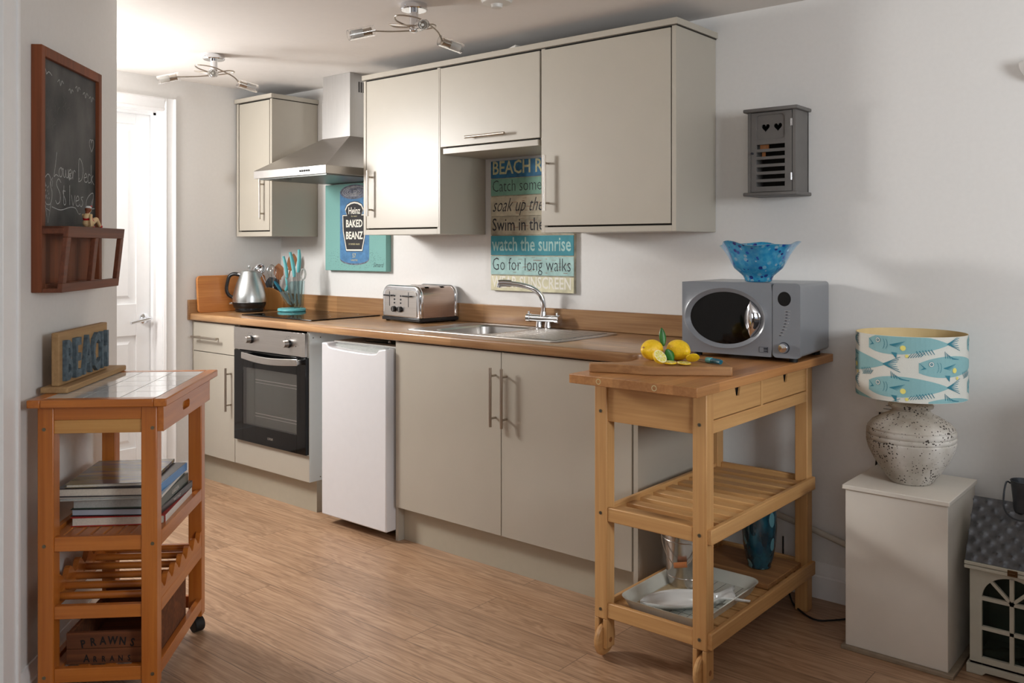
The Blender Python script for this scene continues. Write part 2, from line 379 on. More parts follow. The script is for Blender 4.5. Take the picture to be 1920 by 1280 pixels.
def rbox(x0, x1, z0, z1, r, n=5):
    out = []
    for cx, cz, a in ((x1-r, z0+r, -pi/2), (x1-r, z1-r, 0), (x0+r, z1-r, pi/2), (x0+r, z0+r, pi)):
        for i in range(n+1): t = a+pi/2*i/n; out.append((cx+r*cos(t), cz+r*sin(t)))
    return out
def bake(o, cutter):
    md = o.modifiers.new('cut', 'BOOLEAN'); md.operation = 'DIFFERENCE'; md.object = cutter; md.solver = 'EXACT'
    bpy.context.view_layer.update(); dg = bpy.context.evaluated_depsgraph_get()
    me = bpy.data.meshes.new_from_object(o.evaluated_get(dg)); o.modifiers.clear(); o.data = me
    bpy.data.objects.remove(cutter); me.shade_smooth(); me.set_sharp_from_angle(angle=R_(35)); return o

# ---------------------------------------------------------------- the room
H = 2.1826
struct(bx('laminate', -1.9, 4.7, -4.6, .1, -.05, 0), 'floor')
struct(bx('ceiling_white', -1.9, 4.7, -4.6, .1, H, H+.08), 'ceiling')
struct(bx('wall_white', -1.65, 4.6, 0, .1, 0, H), 'wall_back')
m = MB('wall_white'); m.box(-1.85, -1.65, -.755, .1, 0, H); m.box(-1.85, -1.65, -4.5, -2.03, 0, H); m.box(-1.85, -1.65, -2.03, -1.53, 0, 1.55); m.box(-1.85, -1.65, -2.03, -1.53, 2.05, H); m.box(-1.85, -1.65, -1.53, -1.52, 0, H); m.box(-1.85, -1.65, -1.52, -.755, 2.0, H)
struct(m, 'wall_end')
def walled(x0, x1, y0, y1, along, a0, a1, z0, z1):
    m = MB('wall_taupe')
    if along == 'y': m.box(x0, x1, y0, a0, 0, H); m.box(x0, x1, a1, y1, 0, H); m.box(x0, x1, a0, a1, 0, z0); m.box(x0, x1, a0, a1, z1, H)
    else: m.box(x0, a0, y0, y1, 0, H); m.box(a1, x1, y0, y1, 0, H); m.box(a0, a1, y0, y1, 0, z0); m.box(a0, a1, y0, y1, z1, H)
    return m
struct(walled(4.6, 4.7, -4.6, .1, 'y', -2.5, -1.3, .95, 2.0), 'wall_right')
struct(walled(-1.85, 4.7, -4.6, -4.5, 'x', 2.75, 4.25, .9, 2.0), 'wall_front')
def window(name, x0, x1, y0, y1, z0, z1, along):
    t = .04; m = MB('gloss_white')
    def b(a0, a1, c0, c1):
        if along == 'y': m.box(x0, x1, a0, a1, c0, c1)
        else: m.box(a0, a1, y0, y1, c0, c1)
    a0, a1 = (y0, y1) if along == 'y' else (x0, x1)
    b(a0, a1, z0, z0+t); b(a0, a1, z1-t, z1); b(a0, a0+t, z0+t, z1-t); b(a1-t, a1, z0+t, z1-t); mid = (a0+a1)/2; b(mid-.02, mid+.02, z0+t, z1-t)
    o = struct(m, name)
    g = MB('clear_glass')
    if along == 'y': g.box((x0+x1)/2-.003, (x0+x1)/2+.003, a0+t, a1-t, z0+t, z1-t)
    else: g.box(a0+t, a1-t, (y0+y1)/2-.003, (y0+y1)/2+.003, z0+t, z1-t)
    g.build('window_pane', o); return o
window('window_1', 4.62, 4.68, -2.5, -1.3, .95, 2.0, 'y')
window('added_hall_window', -1.80, -1.74, -2.03, -1.53, 1.55, 2.05, 'y')  # unseen window added as a source for the hall key light
window('added_rear_window', 2.75, 4.25, -4.57, -4.51, .9, 2.0, 'x')  # unseen window added as a source for the rear fill
# diagonal wall at the left, local frame: x along the wall away from us, -y faces the room
LW = Matrix.Translation((.282, -2.227, 0)) @ Matrix.Rotation(R_(135), 4, 'Z')
struct(MB('wall_white').box(-3.2, .774, 0, .11, 0, H, M=LW), 'wall_left')
def skirt(m, x0, x1, h=.125, M=None, t=.018):
    p = [(0, 0), (-t, 0), (-t, h*.62), (-t*.75, h*.66), (-t*.75, h*.8), (-t*.35, h*.93), (-t*.3, h), (0, h)]
    return m.prism(p, x0, x1, 'x', M)
struct(skirt(MB('gloss_white'), -.012, .774, .113, LW), 'baseboard_left')
struct(skirt(MB('gloss_white'), 1.235, 4.59, .126), 'baseboard_back')
EM = Matrix.Translation((-1.65, 0, 0)) @ Matrix.Rotation(R_(90), 4, 'Z')   # local x -> +y world, -y -> +x world
struct(skirt(MB('gloss_white'), -.684, -.604, .1, EM), 'baseboard_end')
struct(skirt(MB('gloss_white'), -4.49, -1.6, .12, EM), 'baseboard_hall')['kind'] = 'structure'
m = MB('gloss_white'); m.box(-.11, -.012, -.022, 0, 0, H, M=LW); m.box(-.04, -.026, -.028, -.02, 0, H, M=LW); struct(m, 'trim_2', bevel=.002)
# door set in the end wall
def arch_profile(): return [(0, 0), (.07, 0), (.07, .022), (.062, .026), (.05, .018), (.02, .014), (.012, .02), (0, .012)]
m = MB('gloss_white')
def leg_arch(y_in, sgn, z0, z1):
    m.prism([(y_in+sgn*a, -1.65+b_) for a, b_ in arch_profile()], z0, z1, 'z', Matrix(((0, 1, 0, 0), (1, 0, 0, 0), (0, 0, 1, 0), (0, 0, 0, 1))))
leg_arch(-.755, 1, 0, 2.07); leg_arch(-1.52, -1, 0, 2.07)
m.prism([(-1.65+b_, 2.0+a) for a, b_ in arch_profile()], -1.52, -.755, 'y')
m.box(-1.75, -1.65, -.757, -.755, 0, 2); m.box(-1.75, -1.65, -1.52, -1.518, 0, 2); m.box(-1.75, -1.65, -1.52, -.755, 1.998, 2)
m.box(-1.745, -1.715, -.772, -.755, 0, 2.0); m.box(-1.745, -1.715, -1.52, -.755, 1.985, 2.0)
m.box(-1.86, -1.805, -1.56, -.70, 0, 2.05); struct(m, 'trim_1')
m = MB('gloss_white'); m.box(-1.80, -1.76, -1.518, -.757, .005, 1.998)
def pan(y0, y1, z0, z1):
    vs = []; n = [(0, -1.76), (.018, -1.765), (.045, -1.753)]
    for d, x in n:
        vs += [(x, y0+d, z0+d), (x, y1-d, z0+d), (x, y1-d, z1-d), (x, y0+d, z1-d)]
    m.add(vs, [(a*4+i, a*4+(i+1) % 4, a*4+4+(i+1) % 4, a*4+4+i) for a in range(2) for i in range(4)]+[(8, 9, 10, 11)])
cols_ = ((-1.42, -1.18), (-1.09, -.85)); rows_ = ((.2, .80), (.97, 1.93))
ys = [-1.518, -1.42, -1.18, -1.09, -.85, -.757]; zs = [.005, .2, .80, .97, 1.93, 1.998]
for i in (0, 2, 4): m.box(-1.76, -1.75, ys[i], ys[i+1], .005, 1.998)
for (a, b_) in cols_:
    for i in (0, 2, 4): m.box(-1.76, -1.75, a, b_, zs[i], zs[i+1])
    for (c, d) in rows_: pan(a, b_, c, d)
door = struct(m, 'door_1', bevel=.002, smooth=20)
m = MB('chrome'); m.lathe([(0.0, 0), (.027, 0), (.027, .006), (.018, .012), (0, .012)], n=28, M=Matrix.Translation((-1.75, -.807, .888)) @ Matrix.Rotation(pi/2, 4, 'Y'))
m.cone((-1.745, -.807, .888), (-1.705, -.807, .888), .009); m.tube([(-1.703, -.786, .892), (-1.700, -.83, .885), (-1.697, -.905, .872)], .0085, 12); m.build('door_handle', door)

# ---------------------------------------------------------------- fitted kitchen
def bar_handle(par, p0, p1, off, r=.006, name='handle'):
    """p0,p1 ends of the bar; posts run back along +y to the door face"""
    m = MB('nickel'); p0 = Vector(p0); p1 = Vector(p1); m.cone(p0, p1, r, n=14); d = (p1-p0)
    for t in (.14, .86): q = p0+d*t; m.cone(q, q+Vector((0, off, 0)), r*.75, n=10)
    return m.build(name, par)
YD = -.585
def frame_box(mat, x0, x1, y0, y1, z0, z1, t=.018, open_front=True):
    m = MB(mat); m.box(x0, x0+t, y0, y1, z0, z1); m.box(x1-t, x1, y0, y1, z0, z1); m.box(x0+t, x1-t, y0, y1, z0, z0+t)
    m.box(x0+t, x1-t, y1-t, y1, z0+t, z1); m.box(x0+t, x1-t, y0, y1, z1-t, z1); return m
# drawer unit
u = thing('base_cabinet', 'narrow greige base cabinet with one drawer above a door beside the oven', 'cabinet', (-1.44, -.3, 0))
m = frame_box('greige', -1.634, -1.229, YD+.02, -.02, .152, .868); m.box(-1.648, -1.634, YD+.004, -.02, .0, .868); m.build('carcass', u)
d = bx('greige', -1.632, -1.229, YD, YD+.018, .708, .866).build('drawer', u, bevel=.001); bar_handle(d, (-1.6, -.617, .786), (-1.35, -.617, .786), .032)
d = bx('greige', -1.632, -1.229, YD, YD+.018, .152, .704).build('door', u, bevel=.001); bar_handle(d, (-1.265, -.617, .417), (-1.265, -.617, .642), .032)
bx('greige_dark', -1.648, -1.229, -.537, -.52, .0, .15).build('kickboard', u)
# oven housing
u = thing('oven_housing', 'greige housing around the oven with a white side panel toward the fridge', 'cabinet', (-.915, -.3, 0))
m = MB('greige'); m.box(-1.227, -1.213, YD+.02, -.02, .152, .868); m.box(-1.213, -.62, -.56, -.02, .152, .17); m.box(-1.213, -.62, -.04, -.02, .17, .868); m.build('carcass', u)
m = bx('carcass_white', -.62, -.602, YD+.001, -.02, .153, .868).mat('screw')
for y, z in ((-.563, .84), (-.50, .18), (-.52, .17), (-.49, .42), (-.52, .84)): m.cone((-.602, y, z), (-.6005, y, z), .003, n=10)
m.build('side_panel', u)
bx('greige', -1.225, -.6025, YD, YD+.018, .153, .278).build('filler_panel', u, bevel=.001)
m = bx('greige_dark', -1.229, -.607, -.537, -.52, .0, .15); m.box(-.625, -.607, -.52, -.1, 0, .15); m.build('kickboard', u)
# oven
u = thing('oven', 'built-in electric oven with black glass door and steel control panel', 'oven', (-.915, -.3, .282))
bx('black_plastic', -1.2, -.626, -.575, -.05, .285, .86).build('body', u)
m = bx('steel', -1.209, -.612, -.603, -.575, .750, .862).mat('ink')
for x in (-1.056, -.739):
    for k in range(9): t = R_(200-k*27); m.box(x+.034*cos(t)-.001, x+.034*cos(t)+.001, -.6036, -.603, .806+.034*sin(t)-.002, .806+.034*sin(t)+.002)
m.cone((-.683, -.604, .797), (-.683, -.602, .797), .003, n=10); m.build('control_panel', u, bevel=.0015)
for x in (-1.056, -.739):
    m = MB('black_plastic'); m.cone((x, -.603, .806), (x, -.613, .806), .021, .019, 28); m.mat('steel'); m.cone((x, -.613, .806), (x, -.638, .806), .018, .0165, 28); m.build('knob', u, bevel=.001)
m = MB('black_gloss'); D0, D1 = -.603, -.58
X0, X1, Z0, Z1 = -1.207, -.607, .284, .745; a0, a1, c0, c1 = -1.129, -.677, .372, .661
m.box(X0, a0, D0, D1, Z0, Z1); m.box(a1, X1, D0, D1, Z0, Z1); m.box(a0, a1, D0, D1, Z0, c0); m.box(a0, a1, D0, D1, c1, Z1)
d = m.build('oven_door', u, bevel=.001)
m = MB('oven_cavity'); m.box(a0, a1, -.579, -.576, c0, c1); m.mat('steel')
for z in (.60, .43): m.box(a0+.08, a1, -.5805, -.579, z, z+.003); m.box(a0+.08, a1, -.5805, -.579, z-.014, z-.012)
m.build('oven_interior', d)
bx('clear_glass', a0, a1, D0+.001, D0+.004, c0, c1).build('window_glass', d)
P_ = [(-1.098+.462*i/12, -.634-.012*sin(pi*i/12)) for i in range(13)]
m = MB('steel'); n = len(P_); vs = []
for i, (x, y) in enumerate(P_):
    zt = .742 - .010*sin(pi*i/12); zb = .710-.012*sin(pi*i/12); vs += [(x, y, zb), (x, y, zt), (x, y+.008, zt), (x, y+.008, zb)]
m.add(vs, [(4*i+a, 4*i+(a+1) % 4, 4*i+4+(a+1) % 4, 4*i+4+a) for i in range(n-1) for a in range(4)]+[(0, 3, 2, 1), (4*n-4, 4*n-3, 4*n-2, 4*n-1)])
for x in (-1.09, -.644): m.box(x-.008, x+.008, -.63, -.603, .714, .736)
m.build('handle', d, bevel=.002)
MB('steel').text('LOGIK', lambda x, y, z: (x-.89, -.6036, y+.318), .016, .0003, 1.0, 0, 'CENTER').build('badge', d)
# fridge
u = thing('refrigerator', 'small white under-counter fridge with a curved door top', 'refrigerator', (-.235, -.3, 0))
bx('appliance_white', -.460, -.022, -.55, -.06, .045, .83).build('body', u, bevel=.004)
m = bx('black_plastic', -.44, -.04, -.53, -.1, .02, .045)
for x in (-.42, -.06):
    for y in (-.5, -.14): m.cone((x, y, 0), (x, y, .02), .018)
m.build('base', u)
m = MB('appliance_white'); zt = .822
top = [(-.462, zt+.012), (-.425, zt+.012), (-.412, zt-.004), (-.39, zt-.008), (-.3, zt-.013), (-.2, zt-.016), (-.12, zt-.016), (-.085, zt-.012), (-.07, zt+.004), (-.02, zt+.012)]
m.prism([(-.462, .043), (-.02, .043)]+list(reversed(top)), -.622, -.556, 'y'); m.build('door', u, bevel=.006, seg=3)
m = MB('paper_grey'); m.box(-.415, -.075, -.578, -.556, zt-.03, zt+.006); m.build('handle_recess', u)  # grey instead of appliance white, paints in the groove's shading
bx('pale_plastic', -.458, -.03, -.552, -.08, .829, .838).build('top_cover', u, bevel=.002)
m = MB('acrylic'); m.prism(rbox(-.31, -.09, -.5, -.28, .02), .8395, .8425, 'z'); m.mat('chrome'); m.lathe([(0, 0), (.01, 0), (.008, .008), (0, .01)], c=(-.15, -.48, .8427))
tag(m.build('clear_lid', None), 'clear plastic lid lying on top of the fridge', 'lid')
# sink unit
u = thing('base_cabinet', 'wide greige base cabinet with two doors and long steel handles under the sink', 'cabinet', (.6, -.3, 0))
m = MB('greige'); m.box(-.018, -.001, -.568, -.02, 0, .868); m.box(.0, 1.2, -.56, -.02, .152, .17); m.box(1.206, 1.224, -.59, -.005, 0, .868); m.box(.0, 1.2, -.04, -.02, .17, .75)
m.mat('dark_gap'); m.box(.0, 1.203, -.562, -.56, .172, .868); m.build('carcass', u)
for x0, x1, hx in ((.001, .5995, .572), (.6035, 1.196, .629)):
    d = bx('greige', x0, x1, YD, YD+.018, .152, .866).build('door', u, bevel=.001); bar_handle(d, (hx, -.617, .577), (hx, -.617, .806), .032)
bx('greige_dark', .0, 1.205, -.535, -.518, 0, .15).build('kickboard', u)
# worktop with sink cut-out
out = [(-1.65, 0), (-1.65, -.605)]+[(1.18+.06*cos(t), -.545+.06*sin(t)) for t in [(-pi/2)+pi/2*i/8 for i in range(9)]]+[(1.24, 0)]
wt = MB('oak_worktop').prism(out, .872, .91, 'z').build('worktop', None, bevel=.008, seg=3)
wt = bake(wt, bx('oak_worktop', .075, .41, -.47, -.085, .8, 1.0).build('cut', None))
tag(wt, 'long oak-effect worktop with rounded front edge running along the back wall', 'worktop')
bx('oak_worktop', -1.649, 1.24, -.019, -.0005, .9105, .998).build('upstand', wt, bevel=.002)
bx('oak_side', -1.6495, -1.631, -.612, -.019, .874, .984).build('upstand', wt, bevel=.002)
# sink
u = thing('sink', 'stainless steel inset sink with bowl at left and ribbed drainer at right', 'sink', (.4, -.29, .91))
def rr3(x0, x1, y0, y1, r, z, n=6): return [(a, b_, z) for a, b_ in rbox(x0, x1, y0, y1, r, n)]
m = MB('steel'); L = [rr3(-.02, .815, -.515, -.07, .03, .911), rr3(-.018, .813, -.513, -.072, .03, .9145), rr3(.0, .795, -.497, -.088, .03, .9145), rr3(.006, .789, -.491, -.094, .028, .9125)]
k = len(L[0]); vs = [p for l in L for p in l]; m.add(vs, [(a*k+i, a*k+(i+1) % k, a*k+k+(i+1) % k, a*k+k+i) for a in range(len(L)-1) for i in range(k)])
# deck around bowl: ring from inner edge to bowl rim, matched loops
BR = [rr3(.006, .789, -.491, -.094, .028, .9125), rr3(.085, .40, -.462, -.095, .07, .9122), rr3(.092, .393, -.455, -.102, .066, .905), rr3(.098, .387, -.449, -.108, .06, .79), rr3(.13, .355, -.417, -.14, .05, .765), rr3(.22, .26, -.30, -.26, .019, .762)]
vs = [p for l in BR for p in l]; m.add(vs, [(a*k+i, a*k+(i+1) % k, a*k+k+(i+1) % k, a*k+k+i) for a in range(len(BR)-1) for i in range(k)])
m.build('bowl', u, smooth=40)
m = MB('chrome'); m.lathe([(0, 0), (.012, .001), (.03, .0), (.034, .004), (.036, .001)], c=(.24, -.28, .764)); m.build('drain', u)
m = MB('steel')
for i in range(12):
    y = -.46+i*.031; m.box(.44, .77, y, y+.016, .9128, .9152)
m.build('drainer', u, bevel=.002)
u = thing('mixer_tap', 'chrome mixer tap with swan-neck spout behind the sink', 'tap', (.4, -.06, .9145))
m = MB('chrome')
for x in (.375, .425): m.cone((x, -.06, .9155), (x, -.06, .945), .016, .012)
m.cone((.33, -.06, .953), (.47, -.06, .953), .017, n=24); m.cone((.4, -.06, .953), (.4, -.06, .985), .016, .013); m.build('body', u)
for s_ in (-1, 1):
    m = MB('chrome'); x = .4+s_*.07; m.cone((x, -.06, .953), (x+s_*.022, -.06, .953), .020, n=24); m.cone((x+s_*.01, -.06, .97), (x+s_*.01, -.068, .982), .005, n=12); m.build('lever', u, bevel=.002)
m = MB('chrome'); m.tube([(.4, -.06, .98), (.4, -.061, 1.02), (.39, -.07, 1.06), (.365, -.095, 1.088), (.33, -.135, 1.104), (.29, -.178, 1.112)], lambda t: .012-.001*t, 14)
m.tube([(.30, -.168, 1.111), (.275, -.195, 1.113), (.262, -.209, 1.111)], .0155, 16, 3); m.cone((.265, -.206, 1.112), (.263, -.208, 1.094), .011); m.build('spout', u)
# hob
u = thing('induction_hob', 'flat black glass hob set in the worktop above the oven', 'hob', (-.985, -.29, .91))
bx('black_gloss', -1.29, -.69, -.505, -.06, .9105, .9165).build('glass_top', u, bevel=.002)
m = MB('paper_grey')
for x, y, r in ((-1.14, -.38, .08), (-.86, -.38, .1), (-1.14, -.17, .1), (-.86, -.17, .08)):
    n = 40; vs = [(x+q*cos(2*pi*i/n), y+q*sin(2*pi*i/n), .91675) for q in (r, r-.0012) for i in range(n)]; m.add(vs, [(i, (i+1) % n, n+(i+1) % n, n+i) for i in range(n)])
m.build('ring_marking', u)
# wall cabinets
YC = -.3127
def wall_unit(label, x0, x1, z0, z1, dx0, dx1, dz0, panels=(1, 1), lft=False):
    u = thing('wall_cabinet', label, 'cabinet', ((x0+x1)/2, -.15, z0))
    m = MB('greige'); t = .018
    m.box(x0, x0+t, YC if panels[0] else YC+.02, -.002, z0, 2.09); m.box(x1-t, x1, YC if panels[1] else YC+.02, -.002, z0, 2.09)
    m.box(x0+t, x1-t, YC, -.002, z0, dz0-.007); m.box(x0+t, x1-t, YC+.02, -.002, 2.07, 2.09); m.box(x0+t, x1-t, -.012, -.002, z0+.02, 2.07)
    m.mat('dark_gap'); m.box(x0+t, x1-t, YC+.0195, YC+.021, dz0-.006, 2.089)
    m.build('carcass', u, bevel=.0008)
    return u, bx('greige', dx0, dx1, YC-.001, YC+.018, dz0, 2.0855).build('door', u, bevel=.001)
u, d = wall_unit('narrow greige wall cabinet in the left corner beyond the cooker hood', -1.634, -1.294, 1.333, 2.09, -1.606, -1.316, 1.366)
bar_handle(d, (-1.368, -.342, 1.427), (-1.368, -.342, 1.652), .03)
u, d = wall_unit('greige wall cabinet with a tall door just right of the cooker hood', -.529, .0, 1.333, 2.09, -.505, -.007, 1.365)
bar_handle(d, (-.466, -.342, 1.424), (-.466, -.342, 1.645), .03)
u, d = wall_unit('short greige lift-up wall cabinet above the painted slogan sign', .001, .585, 1.695, 2.09, .003, .577, 1.727, (0, 0))
bar_handle(d, (.181, -.342, 1.757), (.409, -.342, 1.757), .03)
u, d = wall_unit('widest greige wall cabinet with a big square door at the right end', .586, 1.215, 1.333, 2.09, .589, 1.192, 1.362)
bar_handle(d, (.624, -.342, 1.422), (.624, -.342, 1.648), .03)
def cornice(label, x0, x1, lx):
    m = MB('greige'); m.box(x0, x1, -.322, -.302, 2.0935, 2.117); m.box(x1-.02, x1, -.302, -.001, 2.0935, 2.117)
    if lx: m.box(x0, x0+.02, -.302, -.001, 2.0935, 2.117)
    m.mat('dark_gap'); m.box(x0+.006, x1-.006, -.31, -.001, 2.0895, 2.0935)
    tag(m.build('cornice', None, bevel=.0008), label, 'cornice')
cornice('long greige cornice strip along the top of the three joined wall cabinets', -.532, 1.224, True)
cornice('short greige cornice on top of the narrow corner wall cabinet', -1.645, -1.286, False)
# cooker hood
u = thing('cooker_hood', 'stainless steel chimney cooker hood between the wall cabinets', 'cooker hood', (-.9, -.2, 1.625))
m = MB('steel'); x0, x1, y0 = -1.2, -.6, -.49
m.box(x0, x1, y0, -.003, 1.632, 1.672)
m.add([(x0, y0, 1.672), (x1, y0, 1.672), (x1, -.003, 1.672), (x0, -.003, 1.672), (-.985, -.21, 1.85), (-.757, -.21, 1.85), (-.757, -.003, 1.85), (-.985, -.003, 1.85)], [(0, 1, 5, 4), (1, 2, 6, 5), (2, 3, 7, 6), (3, 0, 4, 7)])
m.build('canopy', u, bevel=.001, smooth=20)
m = bx('filter_mesh', x0+.02, x1-.02, y0+.02, -.02, 1.626, 1.632); m.mat('frosted_glass'); m.box(-1.1, -.98, -.46, -.41, 1.623, 1.626); m.build('grease_filter', u)
m = bx('steel_v', -.985, -.757, -.21, -.003, 1.85, 2.05); m.box(-.982, -.76, -.207, -.003, 2.05, H-.001)
m.mat('black_plastic')
for i in range(9): y = -.15+i*.0145; m.box(-.7598, -.7592, y, y+.008, 2.085, 2.14)
m.build('chimney', u)
for i in range(5): m = MB('black_plastic'); x = -.80+i*.017; m.cone((x, -.49, 1.652), (x, -.495, 1.652), .0055, n=12); m.build('button', u)
# ---------------------------------------------------------------- on the left wall: chalkboard, figurine
def lw(x, y, z): p = LW @ Vector((x, y, z)); return (p.x, p.y, p.z)
S0, S1, ZB, ZT = .097, .549, 1.146, 1.845
u = thing('chalkboard', 'tall dark wood framed chalkboard with letter rack hanging on the left wall', 'chalkboard', lw((S0+S1)/2, 0, ZB), R_(135))
u_off = (S0+S1)/2
CB = Matrix.Translation((-u_off, 0, -ZB))
def cb(mat): return MB(mat)
m = cb('mahogany_z'); t = .024
m.box(S0, S0+t, -.03, 0, ZB, ZT, M=CB); m.box(S1-t, S1, -.03, 0, ZB, ZT, M=CB); m.box(S0+t, S1-t, -.03, 0, ZT-t-.006, ZT, M=CB); m.box(S0+t, S1-t, -.03, 0, 1.312, 1.334, M=CB); m.box(S0+t, S1-t, -.03, 0, ZB, ZB+t, M=CB)
m.build('frame', u, bevel=.002, world=False)
bx('mahogany_z', S0+t, S1-t, -.012, -.002, ZB+t, 1.312, M=CB).build('back_board', u, world=False)
sl = bx('slate', S0+t, S1-t, -.018, -.004, 1.334, ZT-t-.006, M=CB).build('slate', u, world=False)
ck = MB('chalk'); yk = -.0186
def stroke(pts, wd=.0022, mat='chalk', sub=4, ox=0, oz=0, sx=1, sz=1):
    ck.mat(mat); P = [Vector((ox+a*sx, 0, oz+b_*sz)) for a, b_ in pts]; Q = []
    for i in range(len(P)-1):
        a = P[max(i-1, 0)]; b = P[i]; c = P[i+1]; d = P[min(i+2, len(P)-1)]
        for k in range(sub): tt = k/sub; Q.append(.5*((2*b)+(c-a)*tt+(2*a-5*b+4*c-d)*tt*tt+(3*b-a-3*c+d)*tt**3))
    Q.append(P[-1]); vs = []
    for i, p in enumerate(Q):
        d = (Q[min(i+1, len(Q)-1)]-Q[max(i-1, 0)]); d = d.normalized() if d.length > 0 else Vector((1, 0, 0)); nrm = Vector((-d.z, 0, d.x))*wd/2
        vs += [(p.x+nrm.x, yk, p.z+nrm.z), (p.x-nrm.x, yk, p.z-nrm.z)]
    ck.add(vs, [(2*i, 2*i+1, 2*i+3, 2*i+2) for i in range(len(Q)-1)], CB)
G = {  # handwriting, unit x-height 1
 'L': ([(.5, 2.3), (.3, 1.2), (0, -.1), (.35, .1), (.9, -.05)], .9), 'o': ([(.35, .9), (.05, .6), (.1, .1), (.5, 0), (.7, .5), (.4, .9), (.85, .75)], .85),
 'w': ([(0, .9), (.1, .1), (.4, .1), (.5, .8), (.6, .1), (.95, .1), (1.0, .9)], 1.05), 'e': ([(.05, .45), (.6, .6), (.4, .95), (.05, .6), (.1, .1), (.5, 0), (.75, .2)], .8),
 'r': ([(.05, .9), (.1, 0), (.15, .6), (.4, .95), (.65, .8)], .7), 'D': ([(.15, 0), (.2, 2.2), (.8, 2.0), (1.1, 1.1), (.8, .2), (.1, -.1), (.3, .3)], 1.3),
 'c': ([(.6, .8), (.3, .95), (.05, .5), (.25, 0), (.65, .15)], .7), 'k': ([(.1, 2), (.1, 0), (.15, .4), (.55, .9), (.2, .5), (.5, .1), (.8, -.1)], .9),
 'S': ([(.9, 1.9), (.5, 2.2), (.15, 1.7), (.7, 1.0), (.75, .3), (.3, 0), (0, .3)], 1.1), 't': ([(.3, 1.7), (.25, .2), (.5, 0), (.6, .3), (.1, 1.15), (.55, 1.2)], .6),
 'I': ([(.2, 1.8), (.2, 0)], .5), 'v': ([(0, .95), (.3, 0), (.65, .95)], .75), 's': ([(.6, .9), (.2, .8), (.55, .4), (.3, 0), (0, .1)], .7), ' ': ([], .5)}
def write(s_, x, z, h, dz=0, sx=1.0):
    for c in s_:
        p, adv = G[c]
        if p: stroke(p, .0026, 'chalk', 4, x, z, h*sx, h)
        x += adv*h*sx; z += dz*adv*h
write('Lower Deck', .205, 1.485, .030, -.02, 1.22); write('St Ives', .215, 1.402, .034, .0, 1.25)
def heart(x, z, s_, mat='chalk'): stroke([(0, -.8), (-.7, .1), (-.6, .75), (-.1, .8), (0, .4), (.15, .85), (.65, .75), (.7, .1), (0, -.8)], .0026, mat, 4, x, z, s_, s_)
heart(.315, 1.488, .012); heart(.318, 1.488, .006); heart(.49, 1.602, .024)
stroke([(0, 0), (.5, .9), (.9, .3), (1.0, 0), (1.5, .5), (2.2, .1)], .0026, 'chalk', 4, .125, 1.772, .03, .018)
for x, z, s_ in ((.23, 1.755, .02), (.31, 1.745, .016), (.36, 1.76, .018), (.42, 1.75, .02), (.47, 1.745, .02)): stroke([(0, .5), (.6, 1), (1, 0), (1.5, 1), (2.1, .6)], .0024, 'chalk', 4, x, z, s_, s_*.8)
for i in range(26):
    x = .15+random.random()*.33; z = 1.60+random.random()*.12; stroke([(0, 0), (random.uniform(-.5, .5), .6), (random.uniform(-.2, .8), 1.1)], .0018, 'chalk_faint', 3, x, z, .022, .02)
# ice-cream cone, horizon line and shell
stroke([(-.5, 0), (-1, .8), (-.9, 1.8), (-.7, 2.4), (-.8, 3.2), (0, 3.8), (.7, 3.2), (.6, 2.4), (1, 1.6), (.9, .6), (.4, 0), (-.5, 0)], .0026, 'chalk', 4, .165, 1.398, .026, .023)
stroke([(-.8, .1), (-.05, -3.0), (.7, .1)], .0024, 'chalk', 1, .165, 1.398, .026, .018); stroke([(-.5, -.6), (.35, -.9)], .002, 'chalk', 1, .165, 1.398, .026, .02); stroke([(.5, 2.6), (1.2, 3.4), (1.0, 2.2)], .002, 'chalk', 2, .165, 1.40, .026, .023)
for i in range(14): a = .165+random.uniform(-.018, .018); z = 1.41+random.random()*.06; stroke([(0, 0), (.3, .9)], .002, 'chalk', 1, a, z, .006, .006)
stroke([(.19, 1.392), (.25, 1.385), (.32, 1.396), (.36, 1.395), (.385, 1.378), (.40, 1.38)], .0026)
stroke([(.44, 1.39), (.45, 1.425), (.48, 1.445), (.505, 1.448), (.50, 1.42), (.49, 1.40), (.515, 1.40)], .0026); stroke([(.455, 1.37), (.475, 1.38), (.485, 1.41), (.50, 1.43)], .002)
ck.build('chalk_drawing', sl, world=False)
# slanted letter rack
def ry(z): return -.083-.02*(z-ZB)/(1.33-ZB)
def slat_box(m, x0, x1, z0, z1, th=.014):
    m.add([(x0, ry(z0), z0), (x1, ry(z0), z0), (x1, ry(z1), z1), (x0, ry(z1), z1), (x0, ry(z0)+th, z0), (x1, ry(z0)+th, z0), (x1, ry(z1)+th, z1), (x0, ry(z1)+th, z1)],
          [(0, 1, 2, 3), (7, 6, 5, 4), (0, 4, 5, 1), (1, 5, 6, 2), (2, 6, 7, 3), (3, 7, 4, 0)], CB)
m = MB('mahogany_x'); slat_box(m, S0, S1, 1.302, 1.334); slat_box(m, S0, S1, ZB, 1.172)
for a in (S0, .305, S1-.026): slat_box(m, a, a+.026, 1.172, 1.302)
m.box(S0, S0+.012, -.09, -.03, 1.312, 1.334, M=CB); m.box(S1-.012, S1, -.09, -.03, 1.312, 1.334, M=CB); m.box(S0, S1, -.075, -.03, ZB, ZB+.012, M=CB)
m.box(S0, S1, -.092, -.03, 1.326, 1.334, M=CB); m.build('letter_rack', u, bevel=.0015, world=False)
m = MB('chrome'); m.box(.15, .22, -.075, -.03, 1.318, 1.322, M=CB); m.build('catch', u, world=False)
